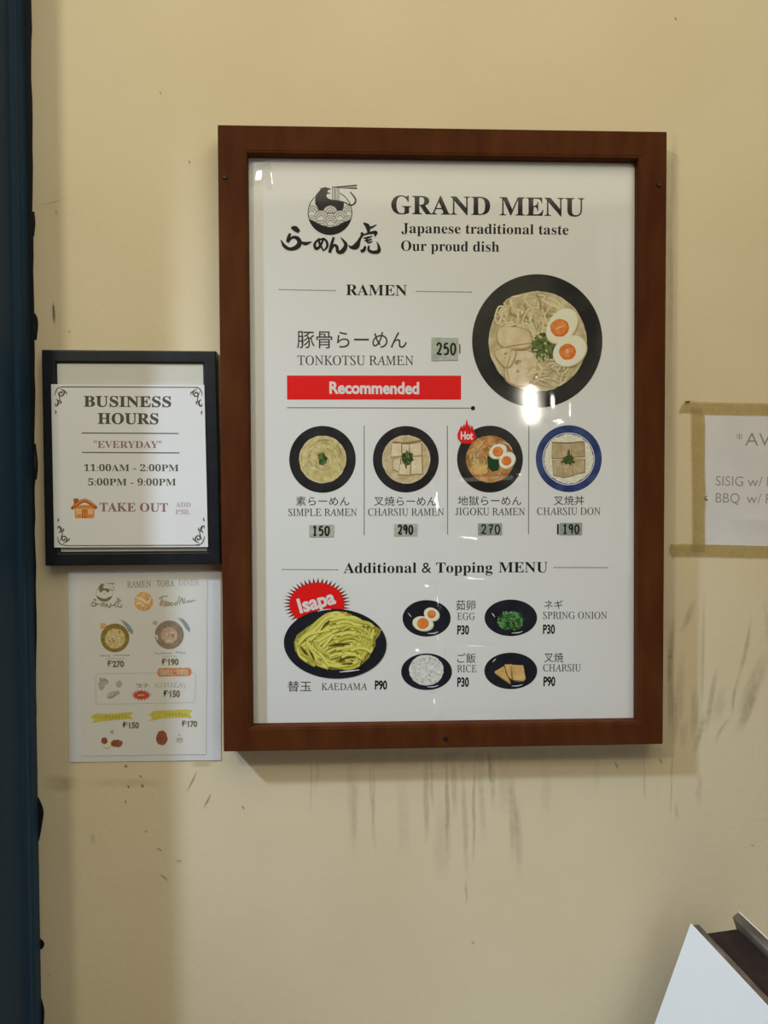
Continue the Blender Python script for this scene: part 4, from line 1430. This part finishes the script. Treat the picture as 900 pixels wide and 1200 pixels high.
pr.text('w/', 'sans', 876.0, 569.8, 893.4, 570.0, 10.8, G, -0.006)
pr.text('R', 'sans', 898.6, 570.2, 904.6, 570.3, 10.8, G, -0.006)
pr.build('lettering', tpap)
pr = Print(TY)
pr.text('BBQ', 'sans', 838.6, 588.8, 866.6, 589.4, 10.6, G, -0.006)
pr.text('w/', 'sans', 874.8, 589.8, 892.0, 590.0, 10.8, G, -0.006)
pr.text('R', 'sans', 897.4, 590.2, 904.6, 590.3, 10.8, G, -0.006)
pr.build('lettering', tpap)
pr = Print(TY)
pr.ribbon([(825.4, 583.6, 1.6), (828.4, 581.4, 1.0)], M['soft_black'])
pr.ribbon([(825.4, 584.2, 1.6), (829, 586.4, 2.0)], M['soft_black'])
pr.build('ink_mark', tpap)


def tape(pts, m, y=-0.0024):
    bm = bmesh.new()
    box_pts(bm, [at(a, b, y) for a, b in pts], [at(a, b, y + 0.0003) for a, b in pts])
    return from_bm('tape_strip', bm, m, tap)


xr = [at(0, 0, TY)]
tape([(795.4, 483.0), (799, 475), (802.4, 470.2), (812, 469.6), (820, 470.8), (900, 472.4), (1040, 475.4), (1040, 488.6), (900, 486.8), (828, 485.6), (812, 482.6)], M['tape'])
tape([(785.6, 637.6), (800, 637.0), (826, 638.0), (900, 640), (1030, 643.2), (1030, 656), (900, 653.4), (828, 651.6), (787.4, 651.6), (784.6, 645)], M['tape'])
tape([(810.4, 477), (822.8, 477.6), (825.2, 487), (826.6, 500), (825.8, 540), (827.0, 580), (825.8, 612), (826.4, 646), (812.0, 646), (811.6, 580), (810.8, 520)], M['tape'], -0.0029)
fold = Print(0.0, 0.0034)
fold.poly([(803, 470.2), (809, 469.4), (807.6, 472.0), (803.6, 472.2)], M['olive'])
fold.build('tape_fold', tap, 'dark folded corner of tape')

# ------------------------------------------------------------------ folding board standing on the floor at the right
APY = -0.055
A0 = at(810.2, 1082.6, APY)                     # front top corner of the near leaf, next to the wall
C0 = at(858, 1074.5, APY)                       # top corner of the far leaf's inner edge
C1 = at(865.2, 1068.6, APY)                     # ... and its outer edge
E0 = at(819.0, 1085.8, APY)                     # inner edge of the near leaf
# the ridge runs away from the wall, a little to the right
d1 = at(900, 1179, -0.30) - A0
best = None
for k in range(400):
    y = APY - 0.01 - 0.002 * k
    pz = at(900, 1179, y)
    if best is None or abs(pz.z - A0.z) < best[0]:
        best = (abs(pz.z - A0.z), pz)
RIDGE = (best[1] - A0)
RIDGE.z = 0
RIDGE.normalize()
LEN = 0.46
low = at(768, 1200, APY) - A0
lean = low.x / low.z
H = A0.z
sign = empty('folding_board', (A0.x + 0.03, APY - 0.2, 0.0), 'dark wooden folding board with white sheets on its sides, at the lower right', 'sign board')


def leaf(name, p_out, p_in, lean_, wht_side, m):
    """one leaning leaf: a thick board from its top edge (p_out .. p_in) down to the floor"""
    dn = Vector((lean_ * -H, 0, -H))
    bm = bmesh.new()
    t = [p_out, p_in, p_in + RIDGE * LEN, p_out + RIDGE * LEN]
    bt = [Vector((p.x, p.y, 0)) + Vector((dn.x, 0, 0)) for p in t]
    bt = [Vector((a.x + dn.x, a.y, 0.0)) for a in t]
    box_pts(bm, t, bt)
    return from_bm(name, bm, m, sign, 0.0008)


top = A0.z
E0.z = top - 0.001
near_leaf = leaf('leaf', A0 + Vector((0.0012, 0, -0.0012)), E0, lean, -1, M['board_wood'])
C0.z = C0.z
far_leaf = leaf('leaf', C1, C0, -lean, 1, M['board_wood'])


def face_sheet(p, lean_, out, parent, trim=0.0):
    bm = bmesh.new()
    n = Vector((out, 0, 0))
    a = p + n * 0.0012
    zl = a.z - 0.004
    t = [a, a + RIDGE * LEN]
    f = [t[0], t[1], Vector((t[1].x - lean_ * zl, t[1].y, a.z - zl)), Vector((t[0].x - lean_ * zl, t[0].y, a.z - zl))]
    box_pts(bm, f, [v - n * 0.0016 for v in f])
    return from_bm('white_sheet', bm, M['white_sheet'], parent)


face_sheet(A0, lean, -1, near_leaf)
face_sheet(C1 + Vector((0, 0, 0.0005)), -lean, 1, far_leaf)
# dark panel between the leaves, a little below their tops and set in from the end
I0 = at(828.5, 1092.5, APY - 0.012)
I1 = at(856.5, 1079.5, APY - 0.012)
I0.z = top - 0.012
bm = bmesh.new()
a = E0 + RIDGE * 0.014 + Vector((0.0, 0, -0.006))
b = C0 + RIDGE * 0.014 + Vector((0.0, 0, -0.010))
t = [a, b, b + RIDGE * (LEN - 0.03), a + RIDGE * (LEN - 0.03)]
box_pts(bm, t, [v + Vector((0, 0, -0.02)) for v in t])
panel = from_bm('centre_panel', bm, M['board_dark'], sign)
